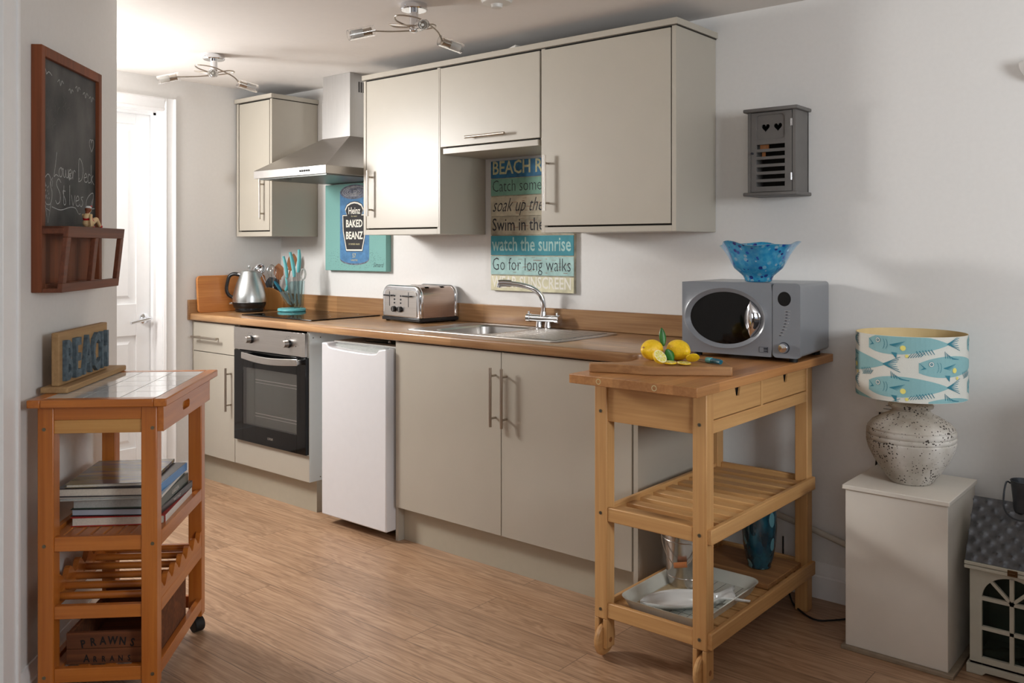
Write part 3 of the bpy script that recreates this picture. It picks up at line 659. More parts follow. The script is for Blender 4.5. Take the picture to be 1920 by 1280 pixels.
# figurine: seated bather leaning back, legs to the right
FX, FZ = .36, 1.3342
u = thing('bather_figurine', 'small ceramic bather figurine in a red swimsuit sitting on the letter rack', 'figurine', lw(FX, -.062, FZ), R_(135))
m = MB('skin_doll')
m.sphere((-.012, 0, .015), (.020, .017, .0155)); m.sphere((-.020, 0, .032), (.013, .013, .014)); m.cone((-.018, 0, .038), (-.014, 0, .05), .005, .004)
m.sphere((-.012, 0, .055), (.0085, .0085, .0098)); m.sphere((-.004, 0, .055), .002)
for s_ in (-1, 1):
    m.tube([(-.008, s_*.007, .014), (.022, s_*.009, .026), (.034, s_*.010, .021), (.052, s_*.011, .006)], lambda t: .0095-.005*t, 12)
m.tube([(-.024, -.012, .040), (-.036, -.016, .022), (-.036, -.018, .004)], lambda t: .0048-.0016*t, 10); m.tube([(-.020, .012, .040), (-.008, .015, .032), (.014, .012, .032)], lambda t: .0046-.0014*t, 10)
o = m.build('body', u, world=False); md = o.modifiers.new('merge', 'REMESH'); md.mode = 'VOXEL'; md.voxel_size = .0011; md.use_smooth_shade = True
m = MB('red_gloss'); m.sphere((-.018, 0, .029), (.0145, .0142, .0125)); m.sphere((-.010, 0, .019), (.014, .0165, .010)); m.build('swimsuit', u, world=False)
m = MB('hair_brown'); m.sphere((-.0155, 0, .0555), (.0085, .0092, .0095)); m.sphere((-.022, 0, .046), (.005, .006, .008)); m.build('hair', u, world=False)
m = MB('china_white'); m.sphere((-.0135, 0, .0625), (.0094, .0098, .0055)); m.mat('red_gloss'); m.sphere((-.006, -.006, .066), (.004, .003, .003)); m.build('bathing_cap', u, world=False)
for s_ in (-1, 1): MB('red_gloss').sphere((.058, s_*.012, .005), (.009, .0048, .005)).build('shoe', u, world=False)

# ---------------------------------------------------------------- tiled trolley with books and crate
TX, TY = .303, -2.206
TM = Matrix.Translation((TX, TY, 0)) @ Matrix.Rotation(pi/4, 4, 'Z')
def tw(x, y, z): p = TM @ Vector((x, y, z)); return (p.x, p.y, p.z)
u = thing('serving_trolley', 'honey pine trolley with white tiled top and slatted shelves by the left wall', 'trolley', tw(0, 0, 0), pi/4)
W_, L_ = .368, .578
m = MB('pine_y'); m.box(0, .035, 0, L_, .838, .86); m.box(W_-.035, W_, 0, L_, .838, .86); m.mat('pine_x'); m.box(.035, W_-.035, 0, .035, .838, .86); m.box(.035, W_-.035, L_-.035, L_, .838, .86)
m.box(.035, W_-.035, .035, L_-.035, .838, .848); m.build('top_frame', u, bevel=.003, world=False)
m = MB('grout'); m.box(.035, W_-.035, .035, L_-.035, .848, .8565); m.mat('tile_white'); tx = (W_-.07)/3; ty = (L_-.07)/5
for i in range(3):
    for j in range(5): m.box(.035+i*tx+.0012, .035+(i+1)*tx-.0012, .035+j*ty+.0012, .035+(j+1)*ty-.0012, .8565, .8592)
m.build('tile', u, world=False)
lx0, lx1 = .016, .334
for (x, y) in ((lx0, .03), (lx1-.043, .03), (lx0, .503), (lx1-.043, .503)):
    m = bx('pine_z', x, x+.043, y, y+.043, .055, .838)
    m.build('leg', u, bevel=.003, world=False)
for x in (lx0+.012, lx1-.018):
    for z in (.775, .455, .095): MB('screw').cone((x+.006, .0302, z), (x+.006, .0288, z), .005, n=14).build('screw', u, world=False)
for y0 in (.032, .508): bx('pine_x', lx0+.043, lx1-.043, y0, y0+.02, .800, .838).build('apron', u, bevel=.001, world=False)
bx('pine_pale', lx0+.04, lx1-.04, .036, .052, .762, .799).build('rail', u, bevel=.001, world=False)
# side drawer front with hand slot
m = MB('pine_y'); z0, z1 = .764, .835; sy0, sy1, sz0, sz1 = .225, .30, .787, .812; dx0, dx1 = .334, .350
m.box(dx0, dx1, .036, sy0, z0, z1); m.box(dx0, dx1, sy1, .545, z0, z1); m.box(dx0, dx1, sy0, sy1, z0, sz0); m.box(dx0, dx1, sy0, sy1, sz1, z1); m.mat('pine_pale'); m.box(.315, dx0, .2, .34, .77, .83)
for a in (0, 1):
    for c in (0, 1):   # rounded slot corners
        yy = sy0 if a == 0 else sy1; zz = sz0 if c == 0 else sz1; r = .0124; cy = yy+(r if a == 0 else -r); cz = zz+(r if c == 0 else -r)
        m.mat('pine_y'); pts = [(yy, zz)]+[(cy+r*cos(t)*(-1 if a == 0 else 1), cz+r*sin(t)*(-1 if c == 0 else 1)) for t in [pi/2*i/6 for i in range(7)]]
        m.prism(pts, dx0, dx1, 'x')
m.build('drawer', u, bevel=.001, world=False)
def shelf_rails(z0, z1, name='shelf_rail'):
    m = MB('pine_x'); m.box(lx0+.043, lx1-.043, .034, .052, z0, z1); m.box(lx0+.043, lx1-.043, .524, .542, z0, z1); m.mat('pine_y')
    m.box(lx0, lx0+.018, .073, .503, z0, z1); m.box(lx1-.018, lx1, .073, .503, z0, z1); m.build(name, u, bevel=.0015, world=False)
shelf_rails(.438, .478); shelf_rails(.252, .288); shelf_rails(.078, .116)
for zt in (.470, .108):
    for i in range(8):
        if zt < .2 and i % 2: continue
        x = .038+i*.0355; bx('pine_y', x, x+.028, .045, .53, zt-.010, zt).build('shelf_slat', u, bevel=.0015, world=False)
for i in range(6):
    y = .10+i*.078; m = MB('pine_x'); m.cone((lx0+.012, y, .292), (lx1-.012, y, .292), .0105, n=14); m.build('rack_bar', u, world=False)
for x in (lx0+.001, lx1-.017):
    pts = [(.07, .285), (.505, .285)]; top = []
    for i in range(6):
        y = .505-i*.0725; top += [(y, .338), (y-.012, .335)]+[(y-.012-.05*k/6, .335-.026*sin(pi*k/6)) for k in range(1, 6)]
    m = MB('pine_y').prism(pts+top+[(.07, .338)], x, x+.016, 'x'); m.build('scalloped_rail', u, bevel=.001, world=False)
for (x, y) in ((lx0+.02, .05), (lx1-.02, .05), (lx0+.02, .525), (lx1-.02, .525)):
    m = MB('black_rubber'); m.cone((x, y, .055), (x, y, .045), .012); m.cone((x-.012, y-.012, .024), (x+.012, y+.012, .024), .0238, n=24); m.box(x-.005, x+.005, y-.016, y+.016, .024, .046); m.build('caster', u, bevel=.003, world=False)
# BEACH block
u = thing('letter_block_sign', 'reclaimed wood stand with raised blue BEACH letters on the tiled trolley', 'sign', tw(.025, .35, .8597), R_(135))
# local: x along trolley length (away), -y towards the room
m = bx('driftwood', -.24, .24, -.04, .036, .0003, .018); m.build('base', u, bevel=.004, seg=3, world=False)
m = bx('driftwood', -.222, .152, -.009, .013, .018, .170); m.build('back_board', u, bevel=.003, world=False)
for i, ch in enumerate('BEACH'):
    m = MB('letter_blue'); ang = 0
    m.text(ch, lambda x, y, z, i=i: (-.203+i*.0685+x, -.015+z, .034+y), .158, .0045, .56, .006)
    m.build('letter', u, world=False, smooth=30)
# books
def book(label, x0, x1, y0, y1, z0, z1, cover, rot=0, pages='paper', cov=.0025, title=None, name='book'):
    cx, cy = (x0+x1)/2, (y0+y1)/2; u = thing(name, label, 'book', tw(cx, cy, z0), pi/4+R_(rot), 'books stacked on the trolley shelf')
    a, b_, h = (x1-x0)/2, (y1-y0)/2, z1-z0
    m = MB(cover); m.box(-a, a, -b_, b_, 0.0002, cov); m.box(-a, a, -b_, b_, h-cov, h-.0002); m.box(a-cov, a, -b_, b_, cov, h-cov); m.build('cover', u, bevel=.0006, world=False)
    m = MB(pages); m.box(-a+.004, a-cov, -b_+.004, b_-.004, cov, h-cov); m.build('pages', u, world=False)
    if title:
        m = MB('cover_white'); m.text(title, lambda x, y, z: (a+.0004, x, h*.28+y), h*.55, 0, 1.1, 0, 'CENTER'); m.build('spine_lettering', u, world=False)
    return u
z = .4705
book('white-spined book with red edged cover at the bottom of the stack', .055, .318, .150, .45, z, z+.027, 'cover_red', 1); z += .027
book('pale blue paged book with a black lettered spine, second from the bottom', .058, .312, .155, .46, z, z+.021, 'cover_black', -2, 'cover_pale', title='THE COAST'); z += .021
book('thick dark green hardback in the middle of the stack', .058, .308, .155, .44, z, z+.030, 'cover_green', 0, 'paper_grey', .003, 'GARDEN'); z += .030
book('thin pale magazine sticking out to the left under the dark hardback', .022, .305, .14, .43, z, z+.008, 'cover_white', 3, 'paper_grey', .001); z += .008
book('dark hardback with cream pages and blue spine, second from the top', .022, .300, .145, .44, z, z+.025, 'cover_dark', -1); z += .025
u = book('thin glossy landscape-covered book lying on top of the stack', .035, .268, .155, .445, z, z+.010, 'cover_landscape', 2, 'paper', .0015)
m = MB('cover_blue'); m.box(-.002, .0, -.147, .147, .0, .0247)
o = [q for q in bpy.data.objects if q.get('label', '').startswith('dark hardback')][0]; M2 = Matrix.Translation((.1415, 0, 0))
MB('cover_blue').box(-.002, .0, -.147, .147, .0005, .0245, M=M2).build('spine', o, world=False)
o = [q for q in bpy.data.objects if q.get('label', '').startswith('white-spined')][0]
MB('cover_white').box(.1318, .1328, -.149, .149, .0005, .0265).build('spine', o, world=False)
# crate
u = thing('wooden_crate', 'dark wooden crate stencilled PRAWNS on the bottom trolley shelf', 'crate', tw(.19, .20, .1085), pi/4)
x0, x1, y0, y1 = -.115, .125, -.125, .175; m = MB('crate_wood')
m.box(x0, x1, y0, y0+.012, .0, .042); m.box(x0, x1, y0, y0+.012, .0435, .088); m.build('front_board', u, bevel=.001, world=False)
m = MB('crate_wood'); m.box(x1-.012, x1, y0+.012, y1, 0, .135); m.build('side_board', u, bevel=.003, world=False)
m = MB('crate_wood'); m.box(x0, x0+.012, y0+.012, y1, 0, .088); m.build('side_board', u, bevel=.003, world=False)
m = MB('crate_wood'); m.box(x0, x1, y1, y1+.012, 0, .12); m.build('back_board', u, bevel=.001, world=False)
m = MB('crate_wood'); m.box(x0+.012, x1-.012, y0+.012, y1, 0, .008); m.build('base_board', u, world=False)
m = MB('crate_ink')
for i, ch in enumerate('PRAWNS'):
    t = (i-2.5); m.text(ch, lambda x, y, z, t=t: (-.003+t*.026+x*cos(-t*.07)-y*sin(-t*.07), y0-.0006, .054-.0012*t*t+x*sin(-t*.07)+y*cos(-t*.07)), .031, .0010, .8, 0, 'CENTER')
for i, ch in enumerate('ARRANS'):
    t = (i-2.5); m.text(ch, lambda x, y, z, t=t: (-.003+t*.023+x, y0-.0006, .006+y), .030 if i == 0 else .022, .0006, .8, 0, 'CENTER')
m.build('stencil_lettering', u, world=False)
# ---------------------------------------------------------------- pictures on the back wall
def yf(y):
    return lambda a, b_: (a, y, b_)
def flat(m, pts, y): m.add([(a, y, b_) for a, b_ in pts], [tuple(range(len(pts)))]); return m
def ell(cx, cz, rx, rz, n=28, a0=0, a1=2*pi): return [(cx+rx*cos(a0+(a1-a0)*i/n), cz+rz*sin(a0+(a1-a0)*i/n)) for i in range(n if a1-a0 > 6.28 else n+1)]
u = thing('canvas_painting', 'turquoise canvas painting of a blue baked bean tin on the wall under the hood', 'painting', (-.93, 0, 1.143))
m = bx('canvas_teal', -1.180, -.672, -.037, -.001, 1.143, 1.621); m.build('canvas', u, bevel=.002)
m = MB('can_blue'); cx = -.928; hw = .122
body = [(cx-hw, 1.58), (cx-hw, 1.215)]+[(cx+hw*-cos(t), 1.215-.032*sin(t)) for t in [pi*i/14 for i in range(1, 14)]]+[(cx+hw, 1.215), (cx+hw, 1.58)]
m.mat('can_lid'); flat(m, [(a, b_-.008) for a, b_ in body], -.0373); m.mat('can_blue'); flat(m, body, -.0376)
m.mat('can_lid'); flat(m, ell(cx, 1.575, hw*.98, .040), -.0379)
def label(s_):
    return [(cx-.098*s_, 1.448), (cx-.062*s_, 1.448)]+[(cx+x*s_, z) for x, z in ((-.076, 1.478), (-.06, 1.502), (-.03, 1.514), (0, 1.518), (.03, 1.514), (.06, 1.502), (.076, 1.478), (.062, 1.448))]+[(cx+.098*s_, 1.448), (cx+.094*s_, 1.36), (cx+.066*s_, 1.255), (cx-.066*s_, 1.255), (cx-.094*s_, 1.36)]
def grow(pts, k, c=(cx, 1.38)): return [(c[0]+(a-c[0])*k, c[1]+(b_-c[1])*k) for a, b_ in pts]
m.mat('label_black'); flat(m, grow(label(1), 1.05), -.0382); m.mat('paint_white'); flat(m, grow(label(1), 1.02), -.0385); m.mat('label_black'); flat(m, grow(label(1), .955), -.0388)
m.mat('paint_white')
def T(m, s_, x, z, size, bold=0, sx=1., al='CENTER', y=-.0391, sh=0): m.text(s_, lambda a, b_, c: (x+a, y, z+b_), size, bold, sx, 0, al, sh)
T(m, 'Heinz', cx, 1.455, .052, .0008, .82); T(m, 'BAKED', cx, 1.383, .056, .0016, .8); T(m, 'BEANZ', cx, 1.318, .056, .0016, .8)
m.mat('paint_cream'); T(m, 'for water', cx, 1.438, .013); T(m, 'in tomato sauce', cx, 1.285, .019, 0, .75); T(m, '57', cx, 1.215, .034, 0, .9); T(m, 'VARIETIES', cx, 1.197, .013)
m.mat('paint_white')
for i in range(5):
    rx, rz = hw*(.8-.15*i), .030-.006*i; p = ell(cx, 1.575, rx, rz, 30, .3+i, 4.2+i); q = ell(cx, 1.575, rx-.0012, rz-.0012, 30, .3+i, 4.2+i)
    k = len(p); m.add([(a, -.0381, b_) for a, b_ in p+q], [(j, j+1, k+j+1, k+j) for j in range(k-1)])
m.mat('ink')
for i in range(240):
    t = random.random()*2*pi; rr = random.gauss(1, .22); x = cx+.165*rr*cos(t); z = 1.21+.05*rr*sin(t)
    if abs(x-cx) < hw+.006 and z > 1.19: continue
    if -1.175 < x < -.68 and 1.148 < z < 1.4: m.box(x-.0012, x+.0012, -.0374, -.037, z-.0008, z+.0008)
T(m, 'Simard', -.735, 1.166, .036, -.0003, .8, 'CENTER', -.0376, .4); m.build('painted_tin', u)
u = thing('slogan_sign', 'tall plank-style sign of seaside slogans on the wall behind the tap', 'sign', (.295, 0, 1.068))
bx('sign_sand', .052, .538, -.018, -.001, 1.068, 1.681).build('backing', u)
rows = [(0, .135, 'sign_blue', 'BEACH RULES', 'sign_letter', .0014, 1.0, 0), (.137, .270, 'sign_green', 'Catch some rays', 'ink', -.0011, .62, 0), (.275, .428, 'sign_cream', 'soak up the sun', 'ink', -.0005, .72, .45),
        (.432, .572, 'sign_sand', 'Swim in the sea', 'ink', .0003, .75, 0), (.577, .728, 'sign_teal', 'watch the sunrise', 'sign_aqua', .0012, .8, 0), (.733, .877, 'sign_aqua', 'Go for long walks', 'ink', -.0011, .62, 0), (.884, 1.0, 'sign_yellow', 'WEAR SUNSCREEN', 'paint_white', .0012, .8, 0)]
for i, (f0, f1, c, s_, lc, bo, sx, sh) in enumerate(rows):
    z1, z0 = 1.681-f0*.613, 1.681-f1*.613; m = bx(c, .052, .538, -.0215, -.018, z0+.001, z1-.001); m.mat('sign_rust')
    if i in (2, 3, 5):
        for k in range(26): a = random.uniform(.17, .5); zz = random.uniform(z0+.004, z1-.006); m.box(a, a+random.uniform(.006, .035), -.0217, -.0215, zz, zz+random.uniform(.0006, .003))
    m.mat(lc); vs, fs = text_mesh(s_, 1., 0, 1, 0, 'LEFT', sh); wd = max(v[0] for v in vs); hgt = (z1-z0); size = hgt*(.98 if i not in (0, 6) else 1.05); full = .463/(wd*size)*(.9 if i in (1, 2, 3) else 1)
    m.text(s_, lambda a, b_, c_, z0=z0, hgt=hgt: (.060+a, -.0219, z0+hgt*.24+b_), size, bo, full, 0, 'LEFT', sh); m.build('plank', u)
# ---------------------------------------------------------------- things on the worktop, left end
WZ = .9103
u = thing('chopping_board', 'large bamboo chopping board leaning on the end wall behind the kettle', 'chopping board', (-1.6, -.36, WZ))
bm_ = Matrix.Translation((-1.602, 0, WZ)) @ Matrix.Rotation(R_(-5.2), 4, 'Y')
MB('board_bamboo').prism(rbox(-.57, -.13, .0, .205, .022, 6), -.016, 0, 'x', bm_).build('board', u, bevel=.003)
RA = .698
u = thing('kettle', 'brushed steel kettle with black base and handle on the worktop corner', 'kettle', (-1.49, -.325, WZ), RA)
m = MB('black_plastic'); m.lathe([(0, 0.0003), (.072, .0003), (.076, .004), (.078, .012), (.074, .016)]); m.build('power_base', u, world=False)
m = MB('black_plastic'); m.lathe([(0, .018), (.074, .018), (.084, .026), (.091, .045), (.092, .054), (0, .054)]); m.build('lower_band', u, world=False)
m = MB('chrome'); m.lathe([(.0765, .0158), (.079, .018), (.0765, .020)]); m.lathe([(.09, .053), (.0925, .055), (.09, .057)])
m.tube([(-.07, 0, .045), (-.10, 0, .047), (-.112, 0, .046)], .006, 10); m.build('trim_ring', u, world=False)
m = MB('kettle_steel'); m.lathe([(.0905, .056), (.0905, .075), (.087, .10), (.078, .135), (.068, .165), (.058, .19), (.050, .212), (.0475, .222), (0, .222)], n=48); m.build('body', u, world=False)
m = MB('kettle_steel'); m.lathe([(.0485, .222), (.046, .227), (.03, .231), (0, .232)]); lid = m.build('lid', u, world=False)
m = MB('chrome'); m.cone((0, 0, .231), (0, 0, .240), .004, .003); m.tube([(-.004, 0, .240), (-.006, 0, .249), (-.002, 0, .256), (.003, 0, .250), (.004, 0, .242), (0, 0, .238)], .0018, 8); m.build('lid_knob', lid, world=False)
m = MB('kettle_steel'); m.add([(.042, -.014, .205), (.042, .014, .205), (.052, 0, .165), (.046, -.014, .222), (.046, .014, .222), (.076, 0, .213)], [(0, 3, 5, 2), (1, 2, 5, 4), (3, 4, 5), (0, 2, 1), (0, 1, 4, 3)]); m.build('spout', u, bevel=.002, world=False)
m = MB('black_plastic'); m.tube([(-.05, 0, .205), (-.085, 0, .212), (-.112, 0, .198), (-.125, 0, .155), (-.128, 0, .12), (-.115, 0, .092), (-.094, 0, .080)], .0115, 14, flat=.8); m.mat('chrome'); m.cone((-.07, 0, .209), (-.048, 0, .207), .0095); m.cone((-.098, 0, .083), (-.080, 0, .078), .0085); m.build('handle', u, world=False)
# wooden utensil holder and utensils
HX, HY = -1.50, -.125
u = thing('utensil_holder', 'wooden block full of utensils in the far corner behind the knife stand', 'utensil holder', (HX, HY, WZ), R_(25))
pr_ = [(-.06, 0), (.06, 0), (.06, .085)]+[(.06-.12*i/10, .085+.045*sin(pi*(i/10)*.62)) for i in range(1, 11)]
m = MB('block_wood'); m.prism(pr_, -.05, -.04, 'y'); m.prism(pr_, .03, .04, 'y'); m.box(-.06, -.05, -.04, .03, 0, .10); m.box(.05, .06, -.04, .03, 0, .085); m.box(-.05, .05, -.04, .03, 0, .01); m.build('block', u, bevel=.002, world=False)
RM = Matrix.Translation((HX, HY, WZ)) @ Matrix.Rotation(RA, 4, 'Z')
def uten(name, label, tip, base, bld):
    o = thing(name, label, 'utensil', tuple(RM @ Vector(base)), RA, 'utensils in the wooden block'); d = Vector(tip)-Vector(base); L = d.length
    q = Vector((0, 0, 1)).rotation_difference(d.normalized()).to_matrix().to_4x4(); bld(o, q, L); return o
def ladle(o, q, L):
    MB('chrome').tube([(0, 0, 0), (0, 0, L*.5), (0, 0, L)], .003, 8, 2, M=q).build('handle', o, world=False)
    m = MB('chrome'); prof = [(.040*sin(t), -.03*cos(t)) for t in [pi/2*i/8 for i in range(9)]]; m.lathe([(max(r, .0001), z) for r, z in prof]+[(.0325, -.001)]+[(max(r*.94, .0001), z*.94) for r, z in reversed(prof)], M=Matrix.Translation(q @ Vector((0, 0, L))) @ Matrix.Rotation(R_(60), 4, 'X') @ Matrix.Rotation(R_(-18), 4, 'Y')); m.build('ladle_bowl', o, world=False)
def whisk(o, q, L):
    m = MB('steel_v'); m.cone((0, 0, 0), (0, 0, L*.45), .006, M=q); m.build('handle', o, world=False); m = MB('chrome')
    for k in range(6):
        a = pi*k/6; c, s_ = cos(a), sin(a); m.tube([(0, 0, L*.45), (c*.018, s_*.018, L*.7), (c*.026, s_*.026, L*.88), (0, 0, L), (-c*.026, -s_*.026, L*.88), (-c*.018, -s_*.018, L*.7), (0, 0, L*.45)], .0009, 5, 4, M=q)
    m.build('wire_balloon', o, world=False)
def blade(mat, wd, ln, th=.004, slots=0):
    def f(o, q, L):
        MB(mat).tube([(0, 0, 0), (0, 0, L-ln)], .0045, 8, 1, M=q).build('handle', o, world=False)
        p = [(wd*.25, L-ln)]+[(wd*.5*(.5+.5*min(1, i/2)) if i < 6 else wd*.5*cos((i-6)/4*pi/2), L-ln+ln*(.12+.88*i/10)) for i in range(11)]
        poly = p+[(-a, b_) for a, b_ in reversed(p[:-1])]
        m = MB(mat).prism(poly, -th/2, th/2, 'y', q)
        if slots:
            m.mat('dark_gap')
            for k in (-1, 0, 1): m.box(k*wd*.24-.0025, k*wd*.24+.0025, -th/2-.0003, th/2+.0003, L-ln*.7, L-ln*.2, q)
        m.build('head', o, world=False)
    return f
uten('ladle', 'chrome ladle leaning left out of the wooden utensil block', (-.112, 0, .235), (-.02, .0, .03), ladle)
uten('whisk', 'wire balloon whisk leaning out beside the ladle', (-.035, -.02, .262), (-.02, -.02, .03), whisk)
uten('slotted_turner', 'dark slotted turner low in the utensil block', (-.050, -.005, .19), (.01, .005, .03), blade('dark_tin', .075, .09, .003, 1))
uten('wooden_spoon', 'shorter wooden spoon in the utensil block', (-.0, .01, .268), (.0, .01, .03), blade('spoon_wood', .055, .095, .008))
uten('wooden_spatula', 'tallest wooden spatula behind the turquoise knife handles', (.088, .01, .325), (.02, .01, .03), blade('spoon_wood', .052, .10, .006))
# knife stand on the hob
KX, KY, KZ = -1.275, -.195, .9168
u = thing('knife_stand', 'clear acrylic knife stand on a turquoise base on the hob', 'knife stand', (KX, KY, KZ), RA)
m = MB('turquoise'); m.lathe([(0, .0002), (.074, .0002), (.078, .004), (.076, .008), (.078, .011), (.074, .016), (0, .016)], n=44); m.build('base', u, world=False)
m = MB('acrylic')
for y in (-.020, .014): m.add([(-.012, y, .016), (.060, y, .016), (.068, y, .17), (-.005, y, .165), (-.062, y, .10)]+[(a, y+.004, b_) for a, b_ in ((-.012, .016), (.060, .016), (.068, .17), (-.005, .165), (-.062, .10))], [(0, 1, 2, 3, 4), (9, 8, 7, 6, 5)]+[(i, (i+1) % 5, 5+(i+1) % 5, 5+i) for i in range(5)])
for x0_, x1_ in ((.060, .068), (.02, .02), (.04, .044)): m.add([(x0_-.002, -.016, .016), (x0_+.002, -.016, .016), (x1_+.002, -.016, .168), (x1_-.002, -.016, .168), (x0_-.002, .014, .016), (x0_+.002, .014, .016), (x1_+.002, .014, .168), (x1_-.002, .014, .168)], [(0, 1, 2, 3), (7, 6, 5, 4), (0, 4, 5, 1), (1, 5, 6, 2), (2, 6, 7, 3), (3, 7, 4, 0)])
m.build('holder', u, world=False)
KM = Matrix.Translation((KX, KY, KZ)) @ Matrix.Rotation(RA, 4, 'Z')
def knife(label, tipx, tipz, hx, hz, ex, ez, y, hm='turquoise', r=.010):
    o = thing('kitchen_knife', label, 'knife', tuple(KM @ Vector((hx, y, hz))), RA, 'knives in the acrylic stand')
    d = Vector((ex-hx, 0, ez-hz)); MB(hm).tube([(0, 0, 0), d*.3+Vector((.003, 0, 0)), d*.7+Vector((.003, 0, 0)), d], lambda t: r*(.72+.3*sin(pi*min(1, t*1.1))), 14, flat=.7).build('handle', o, world=False)
    b_ = Vector((tipx-hx, 0, tipz-hz)); n_ = Vector((-b_.z, 0, b_.x)).normalized()*r*.9
    MB('steel_v').add([(n_.x, -.0008, n_.z), (-n_.x, -.0008, -n_.z), (b_*.8-n_)[:], b_[:], (n_.x, .0008, n_.z), (-n_.x, .0008, -n_.z), (b_*.8-n_+Vector((0, .0008, 0)))[:], (b_+Vector((0, .0008, 0)))[:]], [(0, 1, 2, 3), (7, 6, 5, 4), (0, 4, 5, 1), (1, 5, 6, 2), (2, 6, 7, 3), (3, 7, 4, 0)]).build('blade', o, world=False)
knife('turquoise-handled knife at the left of the upper row in the stand', .01, .03, -.026, .185, -.047, .305, 0)
knife('turquoise-handled knife in the middle of the stand', .025, .03, .014, .190, -.010, .328, .002, r=.0115)
knife('tallest turquoise-handled knife at the right of the stand', .045, .03, .036, .215, .040, .343, .0, r=.0115)
knife('dark patterned handle knife leaning low on the left of the stand', 0, .03, -.058, .108, -.098, .165, -.002, 'teal_dark', .010)
knife('short turquoise handle poking from the lower slot of the stand', 0, .03, -.036, .112, -.026, .145, .003, r=.009)
knife('short turquoise handle under the tall knives in the stand', .02, .03, -.028, .145, -.034, .185, .004, r=.009)
o = thing('scissors', 'kitchen scissors with pale handles at the right of the knife stand', 'scissors', tuple(KM @ Vector((.06, .003, .10))), RA)
m = MB('paper_grey')
for dx in (-.002, .004):
    pts = [(dx+.014*cos(t), 0, .105+.030*sin(t)) for t in [2*pi*i/12 for i in range(13)]]; m.tube(pts, .0028, 8, 2)
m.build('handle', o, world=False); MB('steel_v').tube([(0, 0, .075), (-.012, 0, -.07)], lambda t: .006-.005*t, 8, 1, flat=.3).build('blade', o, world=False)
# toaster
u = thing('toaster', 'four-slice brushed steel toaster with two levers on the worktop', 'toaster', (-.318, -.128, WZ), R_(-5.6))
def tprof(a, h, r, z0): return [(x, z) for x, z in [(-a, z0), (a, z0)]+[(a-r+r*cos(t), h-r+r*sin(t)) for t in [pi/2*i/8 for i in range(9)]]+[(-a+r+r*cos(t), h-r+r*sin(t)) for t in [pi/2+pi/2*i/8 for i in range(9)]]]
m = MB('steel_warm').prism(tprof(.144, .172, .045, .022), -.098, .098, 'y'); m.build('body', u, bevel=.002, world=False)
for q in (-.122, .096): MB('chrome').prism(tprof(.149, .178, .05, .020), q, q+.024, 'y').build('end_frame', u, bevel=.009, seg=4, world=False)
fp = MB('steel').prism(tprof(.128, .155, .03, .028), -.1255, -.12, 'y').build('front_panel', u, bevel=.002, world=False)
m = bx('black_plastic', -.15, .15, -.124, .12, .006, .022)
for x in (-.13, .13):
    for y in (-.10, .10): m.cone((x, y, 0.0002), (x, y, .006), .012)
m.build('base', u, bevel=.003, world=False)
m = MB('black_plastic')
for y in (-.05, .045): m.box(-.12, -.02, y-.012, y+.012, .1715, .1725); m.box(.02, .12, y-.012, y+.012, .1715, .1725)
for x in (-.085, .065): m.box(x-.002, x+.002, -.1262, -.1254, .075, .146)
m.build('slot', u, world=False)
for x in (-.085, .065):
    m = MB('black_plastic'); m.box(x-.032, x+.032, -.142, -.128, .124, .131); m.box(x-.003, x+.003, -.13, -.1256, .124, .131); m.build('lever', u, bevel=.003, world=False)
for x in (-.045, .005):
    m = MB('black_plastic'); m.cone((x, -.1256, .062), (x, -.138, .062), .015, .0135, 24); m.mat('steel'); m.box(x-.0015, x+.0015, -.1386, -.1378, .052, .072); m.build('knob', u, bevel=.001, world=False)
    m = MB('ink')
    for k in range(3): m.cone((x, -.1255, .092+k*.017), (x, -.1275, .092+k*.017), .0042, n=14)
    m.build('button', u, world=False)
# ---------------------------------------------------------------- kitchen cart
u = thing('kitchen_cart', 'beech kitchen cart with drawers, slatted shelf and disc wheels at the end of the worktop', 'kitchen cart', (1.455, -.51, 0))
m = MB('beech_top'); m.box(1.247, 1.680, -1.02, -.005, .862, .89); m.build('top', u, bevel=.002)
m = MB('paint_cream')
for x in (1.355, 1.545):
    n = 20; vs = [(x+q*cos(2*pi*i/n), -1.0204, .876+q*sin(2*pi*i/n)) for q in (.0085, .0062) for i in range(n)]; m.add(vs, [(i, (i+1) % n, n+(i+1) % n, n+i) for i in range(n)])
m.build('dowel_ring', u)
LG = [(1.262, -.905, True), (1.603, -.905, True), (1.262, -.165, False), (1.603, -.165, False)]
for x, y, whl in LG:
    m = MB('beech_z')
    if whl:
        m.box(x, x+.045, y, y+.045, .12, .862); m.box(x, x+.014, y, y+.045, .028, .12); m.box(x+.031, x+.045, y, y+.045, .028, .12)
    else: m.box(x, x+.045, y, y+.045, .0, .862)
    lg = m.build('leg', u, bevel=.0025)
    if whl:
        m = MB('beech_y'); m.lathe([(0, -.0078), (.047, -.0078), (.052, -.003), (.052, .003), (.047, .0078), (0, .0078)], n=44, M=Matrix.Translation((x+.0225, y+.0225, .0525)) @ Matrix.Rotation(pi/2, 4, 'Y')); m.build('wheel', lg)
        m = MB('screw')
        for z in (.765, .448, .149): m.cone((x+.0225, y+.0005, z), (x+.0225, y-.001, z), .0055, n=16)
        m.mat('ink')
        for z in (.765, .448, .149): m.cone((x+.0225, y-.0009, z), (x+.0225, y-.0013, z), .002, n=8)
        m.mat('spoon_wood'); m.cone((x+.045, y+.0225, .0525), (x+.0456, y+.0225, .0525), .008, n=16); m.build('screw', lg)
for y in (-.898, -.142): bx('beech_x', 1.307, 1.603, y, y+.018, .735, .858).build('end_panel', u, bevel=.001)
bx('beech_y', 1.268, 1.286, -.86, -.165, .735, .858).build('side_panel', u, bevel=.001)
bx('beech_y', 1.626, 1.646, -.86, -.165, .735, .772).build('drawer_rail', u, bevel=.0015)
